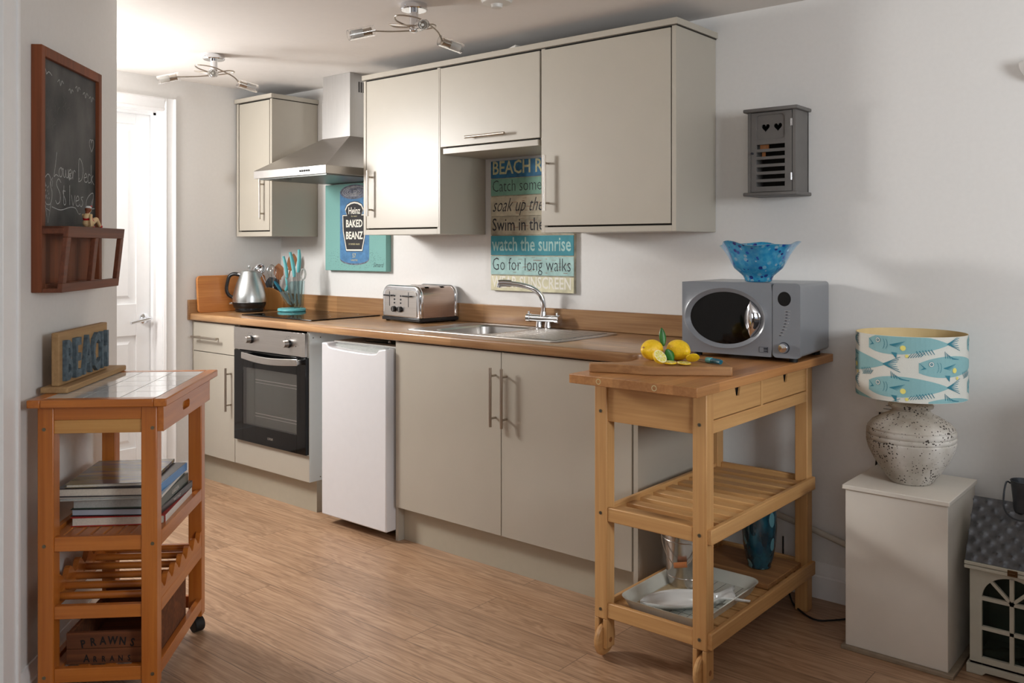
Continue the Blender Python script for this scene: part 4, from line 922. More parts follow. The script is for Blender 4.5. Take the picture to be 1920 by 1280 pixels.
bx('beech_z', 1.624, 1.644, -.533, -.517, .772, .86).build('divider', u)
for a, b_ in ((-.858, -.535), (-.515, -.167)):
    c = (a+b_)/2; poly = [(a, .775), (b_, .775), (b_, .858), (c+.021, .858), (c+.010, .824), (c-.010, .824), (c-.021, .858), (a, .858)]
    m = MB('beech_y').box(1.637, 1.643, a, c-.021, .775, .858).box(1.637, 1.643, c+.021, b_, .775, .858).box(1.637, 1.643, c-.021, c+.021, .775, .824)
    m.prism([(c-.021, .824), (c-.010, .824), (c-.021, .858)], 1.637, 1.643, 'x').prism([(c+.021, .824), (c+.021, .858), (c+.010, .824)], 1.637, 1.643, 'x')
    d = m.build('drawer', u)
    bx('black_plastic', 1.55, 1.634, a+.02, b_-.02, .78, .857).build('notch_shade', d)  # black backing paints in the shade seen through the notch
def cart_shelf(z0, z1, ns, sw, nm):
    m = MB('beech_x'); m.box(1.307, 1.603, -.902, -.886, z0, z1); m.build('shelf_rail', u, bevel=.003)
    m = MB('beech_x'); m.box(1.307, 1.603, -.14, -.124, z0, z1); m.build('shelf_rail', u, bevel=.003)
    m = MB('beech_y'); m.box(1.646, 1.662, -.90, -.125, z0, z1); m.build('shelf_rail', u, bevel=.003)
    m = MB('beech_y'); m.box(1.286, 1.302, -.86, -.165, z0, z1); m.build('shelf_rail', u, bevel=.003)
    for i in range(ns):
        y = -.865+i*(.70-sw)/(ns-1)+.0; bx('beech_x', 1.302, 1.646, y, y+sw, z0+.012, z0+.032).build('shelf_slat', u, bevel=.002)
cart_shelf(.424, .468, 9, .046, 'upper'); cart_shelf(.125, .172, 10, .06, 'lower')
# ---- microwave and bowl
u = thing('microwave', 'grey microwave with oval window and chrome handle on the beech cart', 'microwave', (1.285, -.385, .8902), R_(4.65))
m = MB('microwave_grey'); m.prism(rbox(0.003, .415, .018, .262, .012), .012, .325, 'y'); m.build('body', u, bevel=.002, world=False)
m = MB('black_rubber')
for x in (.04, .38):
    for y in (.04, .29): m.cone((x, y, .0), (x, y, .019), .014)
m.build('foot', u, world=False)
m = MB('microwave_grey'); ov = ell(.158, .140, .128, .090, 48)
out = [(0, .016), (.3235, .016), (.3235, .264), (0, .264)]
# door face: ring between rectangle and oval
n = 48; rect = []
for i in range(n):
    t = 2*pi*i/n; c, s_ = cos(t), sin(t); k = min((.3235-.158 if c > 0 else .158)/max(abs(c)*1., 1e-6), (.124)/max(abs(s_), 1e-6)); rect.append((.158+c*k, .140+s_*k))
ring = ell(.158, .140, .150, .108, n)
L = [[(a, .012, b_) for a, b_ in rect], [(a, -.010, b_) for a, b_ in rect], [(a, -.012, b_) for a, b_ in ring], [(.158+(a-.158)*.96, -.016, .14+(b_-.14)*.96) for a, b_ in ring], [(a, -.008, b_) for a, b_ in ov], [(a, .004, b_) for a, b_ in ov]]
m.add([p for l in L for p in l], [(a*n+i, a*n+(i+1) % n, a*n+n+(i+1) % n, a*n+n+i) for a in range(len(L)-1) for i in range(n)]); d = m.build('door', u, world=False, smooth=50)
m = MB('black_gloss'); m.add([(a, -.006, b_) for a, b_ in ell(.158, .140, .128, .090, 48)], [tuple(range(48))]); m.build('oval_window', d, world=False)
m = MB('chrome'); p = []
zz = [(-.062+.124*i/14) for i in range(15)]
for z in zz:
    xr = .158+.126*math.sqrt(max(0, 1-(z/.090)**2)); k = math.sqrt(max(0, 1-(z/.064)**2)); xl = .262-.036*k if k > 0 else xr; w_ = max(xr-min(xl, xr), .0005)
    for j in range(9): f = j/8; p.append((xr-w_*(1-f), -.0065-.020*k*sin(pi*f), .14+z))
m.add(p, [(a*9+j, a*9+j+1, a*9+10+j, a*9+9+j) for a in range(14) for j in range(8)]); m.build('handle', d, world=False, smooth=80)
m = MB('microwave_grey').prism(rbox(.3255, .418, .016, .264, .014), -.010, .012, 'y'); m.mat('black_gloss'); m.add([(a, -.0104, b_) for a, b_ in ell(.365, .212, .022, .024, 32)], [tuple(range(32))])
m.mat('chrome')
for k in range(9): a = .377-.00035*k*k; z = .172-k*.0100; m.box(a-.011+.0005*k, a+.009, -.0106, -.010, z, z+.0012)
m.mat('ink')
for k in range(9): a = .374-.00035*k*k; z = .1685-k*.0100; m.box(a-.004, a+.003, -.0105, -.010, z, z+.003)
m.build('control_panel', u, bevel=.002, world=False)
m = MB('chrome'); m.lathe([(.0165, 0), (.0165, .012), (.014, .018), (0, .019)], n=28, M=Matrix.Translation((.364, -.010, .050)) @ Matrix.Rotation(pi/2, 4, 'X')); m.mat('ink'); m.lathe([(.019, 0), (.019, .0012), (0, .0012)], n=28, M=Matrix.Translation((.364, -.010, .050)) @ Matrix.Rotation(pi/2, 4, 'X')); m.build('timer_knob', u, world=False)
m = MB('ink'); n_ = .0006
for a, b_, c, e in ((.284, .314, .030, .0306), (.284, .314, .048, .0486), (.284, .2846, .030, .0486), (.3134, .314, .030, .0486), (.300, .312, .040, .0465), (.300, .312, .033, .037)): m.box(a-.004, b_-.004, -.0124, -.0104, c, e)
m.build('marking', d, world=False)
u = thing('glass_bowl', 'wavy-rimmed blue speckled glass bowl standing on the microwave', 'bowl', (1.522, -.285, 1.1530), .35)
def wav(r, z, t, j):
    k = max(0, (z-.05)/.085)**1.6; return r*(1+.05*k*sin(3*t+.6)+.035*k*sin(7*t)), z+k*(.007*sin(3*t+2.2)+.005*sin(5*t+1))-.0
outp = [(0, .0006), (.040, .0006), (.046, .004), (.047, .012), (.052, .022), (.066, .034), (.082, .048), (.093, .066), (.104, .090), (.120, .116), (.134, .132)]
inp = [(.130, .133), (.116, .117), (.100, .092), (.088, .068), (.076, .050), (.058, .036), (.03, .026), (.0, .024)]
s_cap = False
tag_ = MB('blue_speck_glass').lathe(outp+inp, n=72, wav=wav); s_cap = True; tag_.build('bowl', u, world=False, smooth=80)
# ---- cutting board with lemons
bd = thing('cutting_board', 'rustic paddle cutting board with handle on the front of the cart top', 'cutting board', (1.454, -.901, .8903), R_(36))
BM = Matrix.Translation((1.454, -.901, .8903)) @ Matrix.Rotation(R_(36), 4, 'Z')
poly = [(0, 0), (.246, 0), (.250, .004), (.250, .196), (.244, .2), (.01, .2), (-.024, .165), (-.05, .115), (-.089, .092), (-.165, .096), (-.174, .090), (-.176, .064), (-.168, .056), (-.095, .042), (-.045, .018)]
MB('board_rustic').prism(poly, 0, .027, 'z').build('board', bd, bevel=.003, world=False)
def bpt(x, y, z=.0272): p = BM @ Vector((x, y, z)); return tuple(p)
def lem(q):
    k = 1+.02*noise.noise(q*3); e = abs(q.x); return k*(1+(.22*max(0, e-.86)/.14 if q.x > 0 else .10*max(0, e-.9)/.1))
u = thing('lemon', 'whole lemon at the left, stalk scar facing out, on the cutting board', 'lemon', bpt(.024, .150, .0272+.0325), R_(262), 'whole lemons on the cutting board'); MB('lemon').sphere((0, 0, 0), (.038, .0335, .0325), 36, 24, fn=lem).mat('spoon_wood').cone((.041, 0, .010), (.043, 0, .011), .003, n=10).build('fruit', u, world=False, smooth=80)
u = thing('lemon', 'whole lemon at the right with its nipple pointing right, on the cutting board', 'lemon', bpt(.106, .150, .0272+.0325), R_(-22), 'whole lemons on the cutting board'); MB('lemon').sphere((0, 0, 0), (.042, .034, .0325), 36, 24, fn=lem).build('fruit', u, world=False, smooth=80)
def slice_(label, x, y, r, th, tilt, rz, name='lemon_slice'):
    u = thing(name, label, 'lemon slice', bpt(x, y, .0274+r*sin(abs(tilt))), 0, 'cut lemon pieces on the board'); M = Matrix.Rotation(rz, 4, 'Z') @ Matrix.Rotation(tilt, 4, 'Y')
    MB('lemon').lathe([(0, 0), (r*.7, 0), (r, th*.5), (r*.97, th), (0, th)], n=36, M=M).build('rind', u, world=False, smooth=50)
    m = MB('lemon_pith'); m.lathe([(r*.96, th+.0002), (0, th+.0003)], n=36, M=M); m.mat('lemon_flesh')
    for k in range(9):
        a0, a1 = 2*pi*k/9+.05, 2*pi*(k+1)/9-.05; rr_ = r*.84; pts = [(.1*r*cos((a0+a1)/2), .1*r*sin((a0+a1)/2))]+[(rr_*cos(a0+(a1-a0)*i/5), rr_*sin(a0+(a1-a0)*i/5)) for i in range(6)]
        m.add([(a, b_, th+.0006) for a, b_ in pts], [tuple(range(len(pts)))], M)
    m.build('flesh', u, world=False)
slice_('thick lemon end standing cut side up-right, leftmost of the cut pieces', .030, .030, .023, .016, R_(52), R_(-15))
slice_('flat lemon slice lying in front between the two lemons', .066, .045, .0225, .008, R_(3), 0)
slice_('flat lemon slice lying in front of the right lemon', .110, .040, .021, .006, R_(4), 0)
slice_('thin lemon slice tilted against the right lemon, rightmost of the cut pieces', .142, .078, .021, .005, R_(-42), R_(-50))
def leaf(label, M, ln, wd, cur):
    u = thing('lemon_leaf', label, 'leaf', tuple(M.to_translation()), 0, 'leaves of the lemons'); M3 = M.to_3x3().to_4x4(); vs = []
    for i in range(11):
        t = i/10; h = wd*sin(pi*min(1, t*.93+.05))**.8; 
        for j in (-1, -.5, 0, .5, 1): vs.append((j*h, cur*t*t*ln+abs(j)*h*.35, t*ln))
    MB('leaf_green').add(vs, [(i*5+j, i*5+j+1, i*5+6+j, i*5+5+j) for i in range(10) for j in range(4)], M3).build('blade', u, world=False, smooth=80, solid=.0008)
leaf('bright green lemon leaf standing up between the two lemons', Matrix.Translation(bpt(.062, .165, .070)) @ Matrix.Rotation(R_(36), 4, 'Z') @ Matrix.Rotation(R_(-6), 4, 'Y'), .058, .011, .15)
leaf('dark green lemon leaf tucked down under the right lemon', Matrix.Translation(bpt(.066, .112, .066)) @ Matrix.Rotation(R_(36), 4, 'Z') @ Matrix.Rotation(R_(155), 4, 'Y'), .045, .015, .1)
u = thing('paring_knife', 'small knife with teal patterned handle on the right of the cutting board', 'knife', bpt(.19, .095, .0276), R_(36-62))
m = MB('teal_dark'); m.tube([(.0, 0, .008), (.03, 0, .0095), (.065, 0, .009)], lambda t: .0075+.001*sin(pi*t), 14, flat=.8).mat('turquoise'); m.tube([(-.004, 0, .008), (.02, 0, .0093)], .0088, 12, 1); m.build('handle', u, world=False)
MB('steel').add([(0, -.007, .006), (0, .007, .006), (-.05, .003, .004), (-.055, -.006, .003), (0, -.007, .0072), (0, .007, .0072), (-.05, .003, .005), (-.055, -.006, .004)], [(0, 1, 2, 3), (7, 6, 5, 4), (0, 4, 5, 1), (1, 5, 6, 2), (2, 6, 7, 3), (3, 7, 4, 0)]).build('blade', u, world=False)
# ---- on the lower shelf
z0 = .1575
u = thing('serving_tray', 'rounded white melamine tray with map print on the cart bottom shelf', 'tray', (1.475, -.675, z0))
loops = [rbox(-.12, .12, -.185, .185, .03, 6), rbox(-.125, .125, -.19, .19, .035, 6), rbox(-.143, .143, -.208, .208, .045, 6), rbox(-.146, .146, -.211, .211, .047, 6), rbox(-.139, .139, -.204, .204, .043, 6), rbox(-.121, .121, -.186, .186, .032, 6)]
zz = [.0005, .0005, .034, .036, .034, .004]; k = len(loops[0]); m = MB('tray_green'); m.add([(a, b_, z) for l, z in zip(loops, zz) for a, b_ in l], [(a*k+i, a*k+(i+1) % k, a*k+k+(i+1) % k, a*k+k+i) for a in range(5) for i in range(k)]+[tuple(range(5*k, 6*k)), tuple(range(k-1, -1, -1))]); m.build('tray', u, world=False, smooth=50)
m = MB('tray_map'); m.box(-.115, -.04, -.18, .1, .0042, .0046); m.mat('ink')
for i in range(5): a = -.03+.03*i; m.box(a, a+.0008, -.18, .18, .0042, .0047)
for i in range(3): m.box(-.03, .118, -.12+.1*i, -.1192+.1*i, .0042, .0047)
m.build('print', u, world=False)
u = thing('fish_dish', 'white ceramic fish-shaped dish lying in the tray', 'dish', (1.508, -.735, z0+.0052), R_(50))
N_ = 24; top = []; 
def fh(t): return .066*math.sin(pi*min(t/.78, 1))**.62 if t < .70 else max(.018, .066*math.sin(pi*min(t/.78, 1))**.62) if t < .78 else .018+(t-.78)/.22*.045
xs = [i/N_ for i in range(N_+1)]; vs = []
for t in xs:
    h = max(fh(t), .004); x = -.165+.33*t
    for j, f in enumerate((-1, -.86, -.5, 0, .5, .86, 1)): vs.append((x-(.02 if t > .97 and abs(f) < .6 else 0), f*h, .028 if abs(f) == 1 else (.020 if abs(f) > .8 else .006 if t < .8 else .018)))
m = MB('china_white').add(vs, [(i*7+j, i*7+j+1, i*7+8+j, i*7+7+j) for i in range(N_) for j in range(6)]); m.build('dish', u, world=False, smooth=60, solid=-.004)
u = thing('tin_bucket', 'shiny tin bucket lettered EC with a wire handle in the tray', 'bucket', (1.402, -.574, z0+.0052), 0)
m = MB('tin'); s_cap = False; m.lathe([(0, .0004), (.060, .0004), (.062, .004), (.064, .03), (.0665, .033), (.065, .036), (.078, .15), (.080, .153), (.0785, .156), (.086, .196), (.089, .199), (.086, .202), (.084, .199), (.062, .006), (0, .005)], n=48); s_cap = True; m.build('bucket_body', u, world=False)
m = MB('nickel'); m.tube([(-.083*cos(a)*.76+.083*sin(t)*0, 0, 0) for a, t in ()] or [(-.066, -.052, .19), (-.045, -.072, .13), (.005, -.088, .085), (.050, -.066, .10), (.076, -.036, .19)], .0016, 8); m.build('handle', u, world=False)
m = MB('copper_handle'); m.cone((.004, -.090, .083), (.042, -.074, .090), .009, n=16); m.build('grip', u, world=False)
m = MB('ink'); rr_ = .0735
def wrap(a, b_, c, th0=-1.16): th = th0+a/rr_; q = rr_+(b_+.095-.11)*.11+.0013; return (q*cos(th), q*sin(th), .105+b_)
m.text('ECO', wrap, .034, .0004, .8); m.build('lettering', u, world=False)
u = thing('wooden_board', 'dark wooden board lying under the blue vase on the bottom shelf', 'board', (1.475, -.31, z0))
bx('board_rustic', 1.335, 1.63, -.45, -.175, z0+.0003, z0+.016).build('board', u, bevel=.002)
u = thing('glass_vase', 'tall dark teal mottled glass vase on the bottom shelf of the cart', 'vase', (1.535, -.305, z0+.0163))
s_cap = False; MB('teal_speck_glass').lathe([(0, .0005), (.036, .0005), (.040, .004), (.039, .012), (.047, .035), (.055, .08), (.059, .14), (.057, .20), (.048, .235), (.043, .245), (.039, .244), (.052, .2), (.054, .14), (.05, .08), (.035, .03), (0, .02)], n=44).build('body', u, world=False, smooth=80); s_cap = True
# ---------------------------------------------------------------- right side
# heart key cabinet
u = thing('key_cabinet', 'small grey wall cabinet with two cut-out hearts and slatted door', 'cabinet', (1.497, 0, 1.46))
x0, x1, y0, z0, z1 = 1.405, 1.588, -.12, 1.474, 1.768
m = MB('grey_paint'); m.box(x0, x0+.012, y0, -.001, z0, z1); m.box(x1-.012, x1, y0, -.001, z0, z1); m.box(x0, x1, -.01, -.001, z0, z1); m.build('case', u, bevel=.001)
m = MB('grey_paint'); m.box(x0-.012, x1+.012, y0-.016, -.001, z1, z1+.013); m.build('top', u, bevel=.004, seg=3)
m = MB('grey_paint'); m.box(x0-.012, x1+.012, y0-.016, -.001, z0-.013, z0); m.build('bottom', u, bevel=.004, seg=3)
m = MB('dark_gap'); m.box(x0+.012, x1-.012, -.012, -.0101, z0, z1); m.mat('spoon_wood'); m.box(1.445, 1.475, -.1, -.09, 1.632, 1.66); m.box(1.452, 1.462, -.1, -.09, 1.60, 1.632); m.build('interior', u)
a, b_ = x0+.014, x1-.014; d0, d1 = y0-.001, y0+.009; m = MB('grey_paint'); sl0, sl1 = a+.020, b_-.026
m.box(a, sl0, d0, d1, z0+.002, z1-.002); m.box(sl1, b_, d0, d1, z0+.002, z1-.002); m.box(sl0, sl1, d0, d1, 1.757, z1-.002); m.box(sl0, sl1, d0, d1, 1.649, 1.666)
for k in range(6): zt_ = 1.649-.0275*k-.0165; m.box(sl0, sl1, d0, d1, (zt_-.011) if k < 5 else z0+.002, zt_)
P0, P1, Q0, Q1 = sl0, sl1, 1.666, 1.757
for cx_, cz_, a0_ in ((P0, Q0, pi), (P1, Q0, -pi/2), (P1, Q1, 0), (P0, Q1, pi/2)):
    r_ = .014; ox, oz = cx_+(r_ if cx_ == P0 else -r_), cz_+(r_ if cz_ == Q0 else -r_); m.prism([(cx_, cz_)]+[(ox+r_*cos(a0_+pi/2*i/6), oz+r_*sin(a0_+pi/2*i/6)) for i in range(7)], d0, d1, 'y')
pn = m.build('door', u, bevel=.0008)
pnl = bx('grey_paint', P0, P1, d0+.005, d1, Q0, Q1).build('heart_panel', pn)
for cx_ in (P0+.034, P1-.028):
    hp = [(cx_+.0158*(16*sin(t)**3)/16, 1.711+.0165*(13*cos(t)-5*cos(2*t)-2*cos(3*t)-cos(4*t))/16) for t in [2*pi*i/28 for i in range(28)]]
    bake(pnl, MB('grey_paint').prism(hp, d0-.01, d1+.01, 'y').build('cut', None))
for z in (1.722, 1.528): MB('chrome').box(b_-.005, b_+.003, d0-.002, d0, z-.013, z+.013).cone((b_-.001, d0-.002, z-.013), (b_-.001, d0-.002, z+.013), .002, n=8).build('hinge', u)
MB('ink').cone((a+.006, d0, 1.618), (a+.006, d0-.008, 1.618), .004).build('knob', u)
# pedestal
u = thing('pedestal', 'tall white painted box pedestal carrying the fish-patterned lamp', 'pedestal', (1.997, -.19, 0))
bx('pedestal_white', 1.846, 2.148, -.352, -.024, .012, .506).build('body', u, bevel=.0015)
bx('pedestal_white', 1.838, 2.154, -.360, -.02, .506, .520).build('top', u, bevel=.002)
bx('plinth_trim', 1.836, 2.166, -.366, -.02, 0, .012).build('base_strip', u, bevel=.002)
# table lamp
LX, LY, LZ = 1.996, -.184, .5203
u = thing('table_lamp', 'table lamp with rough grey stone urn base and fish-patterned drum shade', 'lamp', (LX, LY, LZ), RA)
MB('pitted_stone').lathe([(0, .0004), (.060, .0004), (.066, .006), (.088, .035), (.112, .072), (.128, .105), (.134, .128), (.1345, .134), (.131, .137), (.1345, .141), (.1345, .150), (.131, .153), (.1345, .157), (.1335, .168), (.130, .171), (.131, .176), (.118, .192), (.092, .208), (.064, .222), (.056, .230), (.058, .236), (.066, .240), (.068, .247), (.064, .252), (.02, .256), (0, .256)], n=64).build('base', u, world=False, smooth=50)
m = MB('bronze'); m.cone((0, 0, .255), (0, 0, .300), .008); m.tube([(0, 0, .262), (.012, -.01, .266), (.02, 0, .264)], .003, 8); m.cone((0, 0, .30), (0, 0, .34), .014); m.mat('bulb'); m.sphere((0, 0, .375), .028, 16, 10); m.build('lamp_fitting', u, world=False)
SR, SB, ST = .1655, .278, .480
m = MB('shade_cloth'); s_cap = False; m.lathe([(SR, SB), (SR, ST)], n=72); m.mat('shade_lining'); m.lathe([(SR-.002, SB), (SR-.002, ST)], n=72); m.lathe([(SR-.002, SB), (SR, SB)], n=72); m.lathe([(SR-.002, ST), (SR, ST)], n=72); s_cap = True
def cyl(s_, z, lay): q = SR+.0006*(lay+1); z = min(max(z, SB+.001), ST-.001); return (q*sin(s_/SR), -q*cos(s_/SR), z)
def patch(pts, lay, mat):
    m.mat(mat); m.add([cyl(a, b_, lay) for a, b_ in pts], [tuple(range(len(pts)))])
def seg(a0, b0, a1, b1, wd, lay, mat):
    d = Vector((a1-a0, b1-b0)); n_ = Vector((-d.y, d.x)).normalized()*wd/2; 
    if max(b0, b1) < SB+.002 or min(b0, b1) > ST-.002: return
    k_ = max(1, int(abs(a1-a0)/.008))
    for i in range(k_):
        f, g = i/k_, (i+1)/k_; p0 = (a0+(a1-a0)*f, b0+(b1-b0)*f); p1 = (a0+(a1-a0)*g, b0+(b1-b0)*g); w0, w1 = 1-.4*f, 1-.4*g
        patch([(p0[0]+n_.x*w0, p0[1]+n_.y*w0), (p0[0]-n_.x*w0, p0[1]-n_.y*w0), (p1[0]-n_.x*w1, p1[1]-n_.y*w1), (p1[0]+n_.x*w1, p1[1]+n_.y*w1)], lay, mat)
def fish(sx, zc):
    n_ = 18; T_ = []; B_ = []
    for i in range(n_+1):
        t = i/n_; x = sx+.245*t; h = .039*(sin(pi*min(1, .06+t*.94))**.6)*(1-.45*t); c = zc+.006*sin(t*2.2)-.004
        h = max(h, .003); T_.append((x, c+h)); B_.append((x, c-h*(1.05)))
    m.mat('fish_blue')
    for i in range(n_): 
        if B_[i][1] > ST-.002 or T_[i][1] < SB+.002: continue
        m.add([cyl(*B_[i], 0), cyl(*B_[i+1], 0), cyl(*T_[i+1], 0), cyl(*T_[i], 0)], [(0, 1, 2, 3)])
    for k in range(7): seg(sx+.243, zc+.002, sx+.283+.004*abs(k-3), zc+.004+(k-3)*.0078, .0028, 1, 'fish_dark')
    patch([(sx-.002, zc+.014), (sx+.022, zc-.006), (sx+.004, zc-.010), (sx+.014, zc-.003)], 1, 'fish_dark')
    ex, ez = sx+.036, zc+.008
    for r_, mt, ly in ((.0085, 'fish_dark', 1), (.0075, 'shade_cloth', 2), (.0042, 'fish_dark', 3), (.0014, 'shade_cloth', 4)):
        if SB+.009 < ez < ST-.009: patch([(ex+r_*cos(2*pi*i/18), ez+r_*sin(2*pi*i/18)) for i in range(18)], ly, mt)
    for k in range(6): seg(sx+.074, zc-.004, sx+.098+.004*k, zc-.010+k*.0036, .0022, 1, 'fish_dark')
    for k in range(2):
        for i in range(5): a0 = -1.1+i*.44; xo = sx+.048+k*.009; seg(xo+.010*cos(a0), zc+.017*sin(a0)-.002, xo+.010*cos(a0+.44), zc+.017*sin(a0+.44)-.002, .0014, 1, 'fish_dark')
    for k in range(7): seg(sx+.080+k*.0085, zc+.026-k*.0008, sx+.078+k*.0045, zc+.047-k*.0040, .0026, 1, 'fish_dark')
    for k in range(6): seg(sx+.150+k*.0085, zc-.020+k*.0012, sx+.160+k*.0085, zc-.034+k*.001, .0026, 1, 'fish_dark')
    for k in range(6): seg(sx+.005-k*.007, zc+.030-k*.001, sx+.018-k*.0075, zc+.044-k*.001, .0022, 1, 'fish_dark')
    patch([(sx+.078, zc-.026), (sx+.096, zc-.027), (sx+.094, zc-.046)], 1, 'fish_dark')
    for ax, az, r_ in ((.113, -.012, .0082), (.124, -.036, .005)):
        if SB+.009 < zc+az < ST-.009: patch([(sx+ax+r_*cos(2*pi*i/18), zc+az+r_*sin(2*pi*i/18)) for i in range(18)], 2, 'fish_yellow')
sp_ = 2*pi*SR/3
for row, (zc, s0) in enumerate(((.457, -.205), (.390, -.048), (.325, -.205), (.262, -.048))):
    for k in range(3): fish(s0+k*sp_, zc)
m.build('lamp_shade', u, world=False, smooth=60)
# socket behind the lamp
m = bx('pale_plastic', 1.838, 1.925, -.028, -.0005, .705, .742); m.mat('ink'); m.box(1.87, 1.905, -.0285, -.028, .728, .730); m.box(1.862, 1.905, -.0285, -.028, .716, .718); tag(m.build('switched_socket', None, bevel=.003), 'pale wall socket half hidden behind the lamp shade', 'socket')
m = MB('paper_grey'); m.box(1.862, 1.895, -.045, -.0005, .66, .70); tag(m.build('plug', None, bevel=.004), 'grey plug below the socket behind the lamp', 'plug')
# pipe and cables
m = MB('pipe_white'); m.tube([(1.235, -.03, .33), (1.45, -.03, .285), (1.62, -.03, .249), (1.74, -.03, .218), (1.84, -.03, .19)], .011, 14); tag(m.build('waste_pipe', None), 'white waste pipe sloping along the wall above the skirting', 'pipe')
m = MB('black_rubber'); m.tube([(1.50, -.023, .20), (1.51, -.04, .08), (1.54, -.06, .006), (1.60, -.15, .0045), (1.69, -.215, .0045), (1.745, -.18, .0045), (1.80, -.10, .0045), (1.825, -.05, .006)], .0032, 8); tag(m.build('power_cable', None), 'thin black cable curling on the floor behind the cart', 'cable')
m = MB('black_rubber'); m.tube([(1.845, -.012, .70), (1.832, -.014, .50), (1.820, -.014, .42), (1.824, -.014, .34), (1.832, -.012, .25)], .0035, 8); tag(m.build('lamp_cable', None), 'black cable hanging on the wall at the left edge of the pedestal', 'cable')
# lantern
u = thing('house_lantern', 'cream house-shaped lantern with hammered metal roof and arched window', 'lantern', (2.30, -.17, 0))
x0, x1, y0, y1 = 2.188, 2.412, -.27, -.07
fw = MB('lantern_cream'); fz = [.03, .31]; cxx = 2.30; yy0, yy1 = y0, y0+.012
ax0, ax1 = 2.221, 2.379
fw.box(x0, ax0, yy0, yy1, .028, .312); fw.box(ax1, x1, yy0, yy1, .028, .312); fw.box(ax0, ax1, yy0, yy1, .028, .052); fw.box(cxx-.006, cxx+.006, yy0, yy1, .052, .304)
for z in (.134, .222): fw.box(ax0, ax1, yy0, yy1, z, z+.011)
R0 = (ax1-ax0)/2; arc = [(cxx+R0*cos(t), .228+R0*sin(t)*.93) for t in [pi*i/20 for i in range(21)]]
fw.prism([(ax1, .312)]+[(a, b_) for a, b_ in arc[:11]]+[(cxx, .312)], yy0, yy1, 'y'); fw.prism([(cxx, .312)]+[(a, b_) for a, b_ in arc[10:]]+[(ax0, .312)], yy0, yy1, 'y')
for s_ in (-1, 1):
    q = Matrix.Translation((cxx, 0, .228)) @ Matrix.Rotation(s_*R_(-45), 4, 'Y'); fw.box(-.0045, .0045, yy0, yy1, .0, R0*.98, q)
fw.build('front_frame', u, bevel=.0012)
m = MB('lantern_cream'); m.box(x0, x0+.012, yy1, y1, .028, .312); m.box(x1-.012, x1, yy1, y1, .028, .312); m.box(x0, x1, y1, y1+.012, .028, .312); m.box(x0, x1, y0, y1, .028, .036); m.build('case', u, bevel=.001)
bx('lantern_pane', ax0, ax1, y0+.013, y0+.015, .052, .304).build('window_glass', u)
m = MB('lantern_cream'); m.prism([(x0-.008, 0), (x0+.035, 0), (x0+.045, .010), (x1-.045, .010), (x1-.035, 0), (x1+.008, 0), (x1+.008, .028), (x0-.008, .028)], y0-.008, y0+.004, 'y'); m.box(x0-.008, x0+.004, y0+.004, y1+.008, 0, .028); m.box(x1-.004, x1+.008, y0+.004, y1+.008, 0, .028); m.build('base', u, bevel=.0015)
m = MB('lantern_cream'); m.box(x0-.012, x1+.012, y0-.016, y1+.016, .3135, .324); m.box(x0-.012, x1+.012, y0-.016, y1+.016, .3255, .336); m.build('eaves', u, bevel=.002)
yr, zr = -.17, .505; m = MB('lantern_roof'); NX, NY = 44, 28
for sgn, ye in ((1, y0-.014), (-1, y1+.014)):
    vs = []; xa, xb = x0-.010, x1+.010
    for i in range(NX+1):
        for j in range(NY+1):
            fx, fy = i/NX, j/NY; x = xa+(xb-xa)*fx; cx_ = math.cos(fx*2*pi*6.0+(pi if int(fy*8) % 2 else 0)); cy_ = math.cos(fy*2*pi*8); b_ = .011*max(0, -cx_)*max(0, -cy_)
            vs.append((x, ye+(yr-ye)*fy-sgn*b_*.8, .337+(zr-.337)*fy+b_*.6))
    m.add(vs, [(i*(NY+1)+j, (i+1)*(NY+1)+j, (i+1)*(NY+1)+j+1, i*(NY+1)+j+1) for i in range(NX) for j in range(NY)])
m.mat('lantern_cream')
for x in (x0-.008, x1+.006): m.prism([(y0-.010, .337), (y1+.010, .337), (yr, zr-.004)], x, x+.002, 'x')
m.build('roof', u, smooth=60)
m = MB('bronze'); m.box(2.292, 2.318, y0-.019, y0-.016, .316, .334); m.cone((2.298, y0-.019, .3248), (2.312, y0-.019, .3248), .003); m.build('catch', u, bevel=.0008)
m = MB('dark_tin'); m.lathe([(.026, -.03), (.028, .005), (.034, .060), (.036, .062), (.034, .064), (.032, .06), (.026, .01), (0, .01)], c=(2.312, yr, .510), n=30); m.tube([(2.278, yr, .560), (2.268, yr-.005, .563), (2.264, yr-.02, .53), (2.270, yr-.045, .492), (2.296, yr-.065, .473), (2.33, yr-.062, .474), (2.355, yr-.03, .51), (2.352, yr, .56)], .0026, 8); m.build('chimney', u)
for i, (x, y, r_) in enumerate(((2.235, -.215, .020), (2.268, -.20, .024), (2.325, -.215, .018), (2.35, -.19, .022), (2.30, -.18, .026))):
    q = thing('pebble', ('small pebble at the left inside the lantern', 'larger pebble left of centre inside the lantern', 'pebble right of the lantern window bar', 'pebble at the right inside the lantern', 'biggest pebble at the back of the lantern')[i], 'pebble', (x, y, .0362+r_*.62), i*.9, 'pebbles inside the lantern')
    MB('pebble').sphere((0, 0, 0), (r_*1.3, r_, r_*.62), 20, 12, fn=lambda v, i=i: 1+.12*noise.noise(v*1.7+Vector((i*3, 0, 0)))).build('stone', q, world=False, smooth=80)
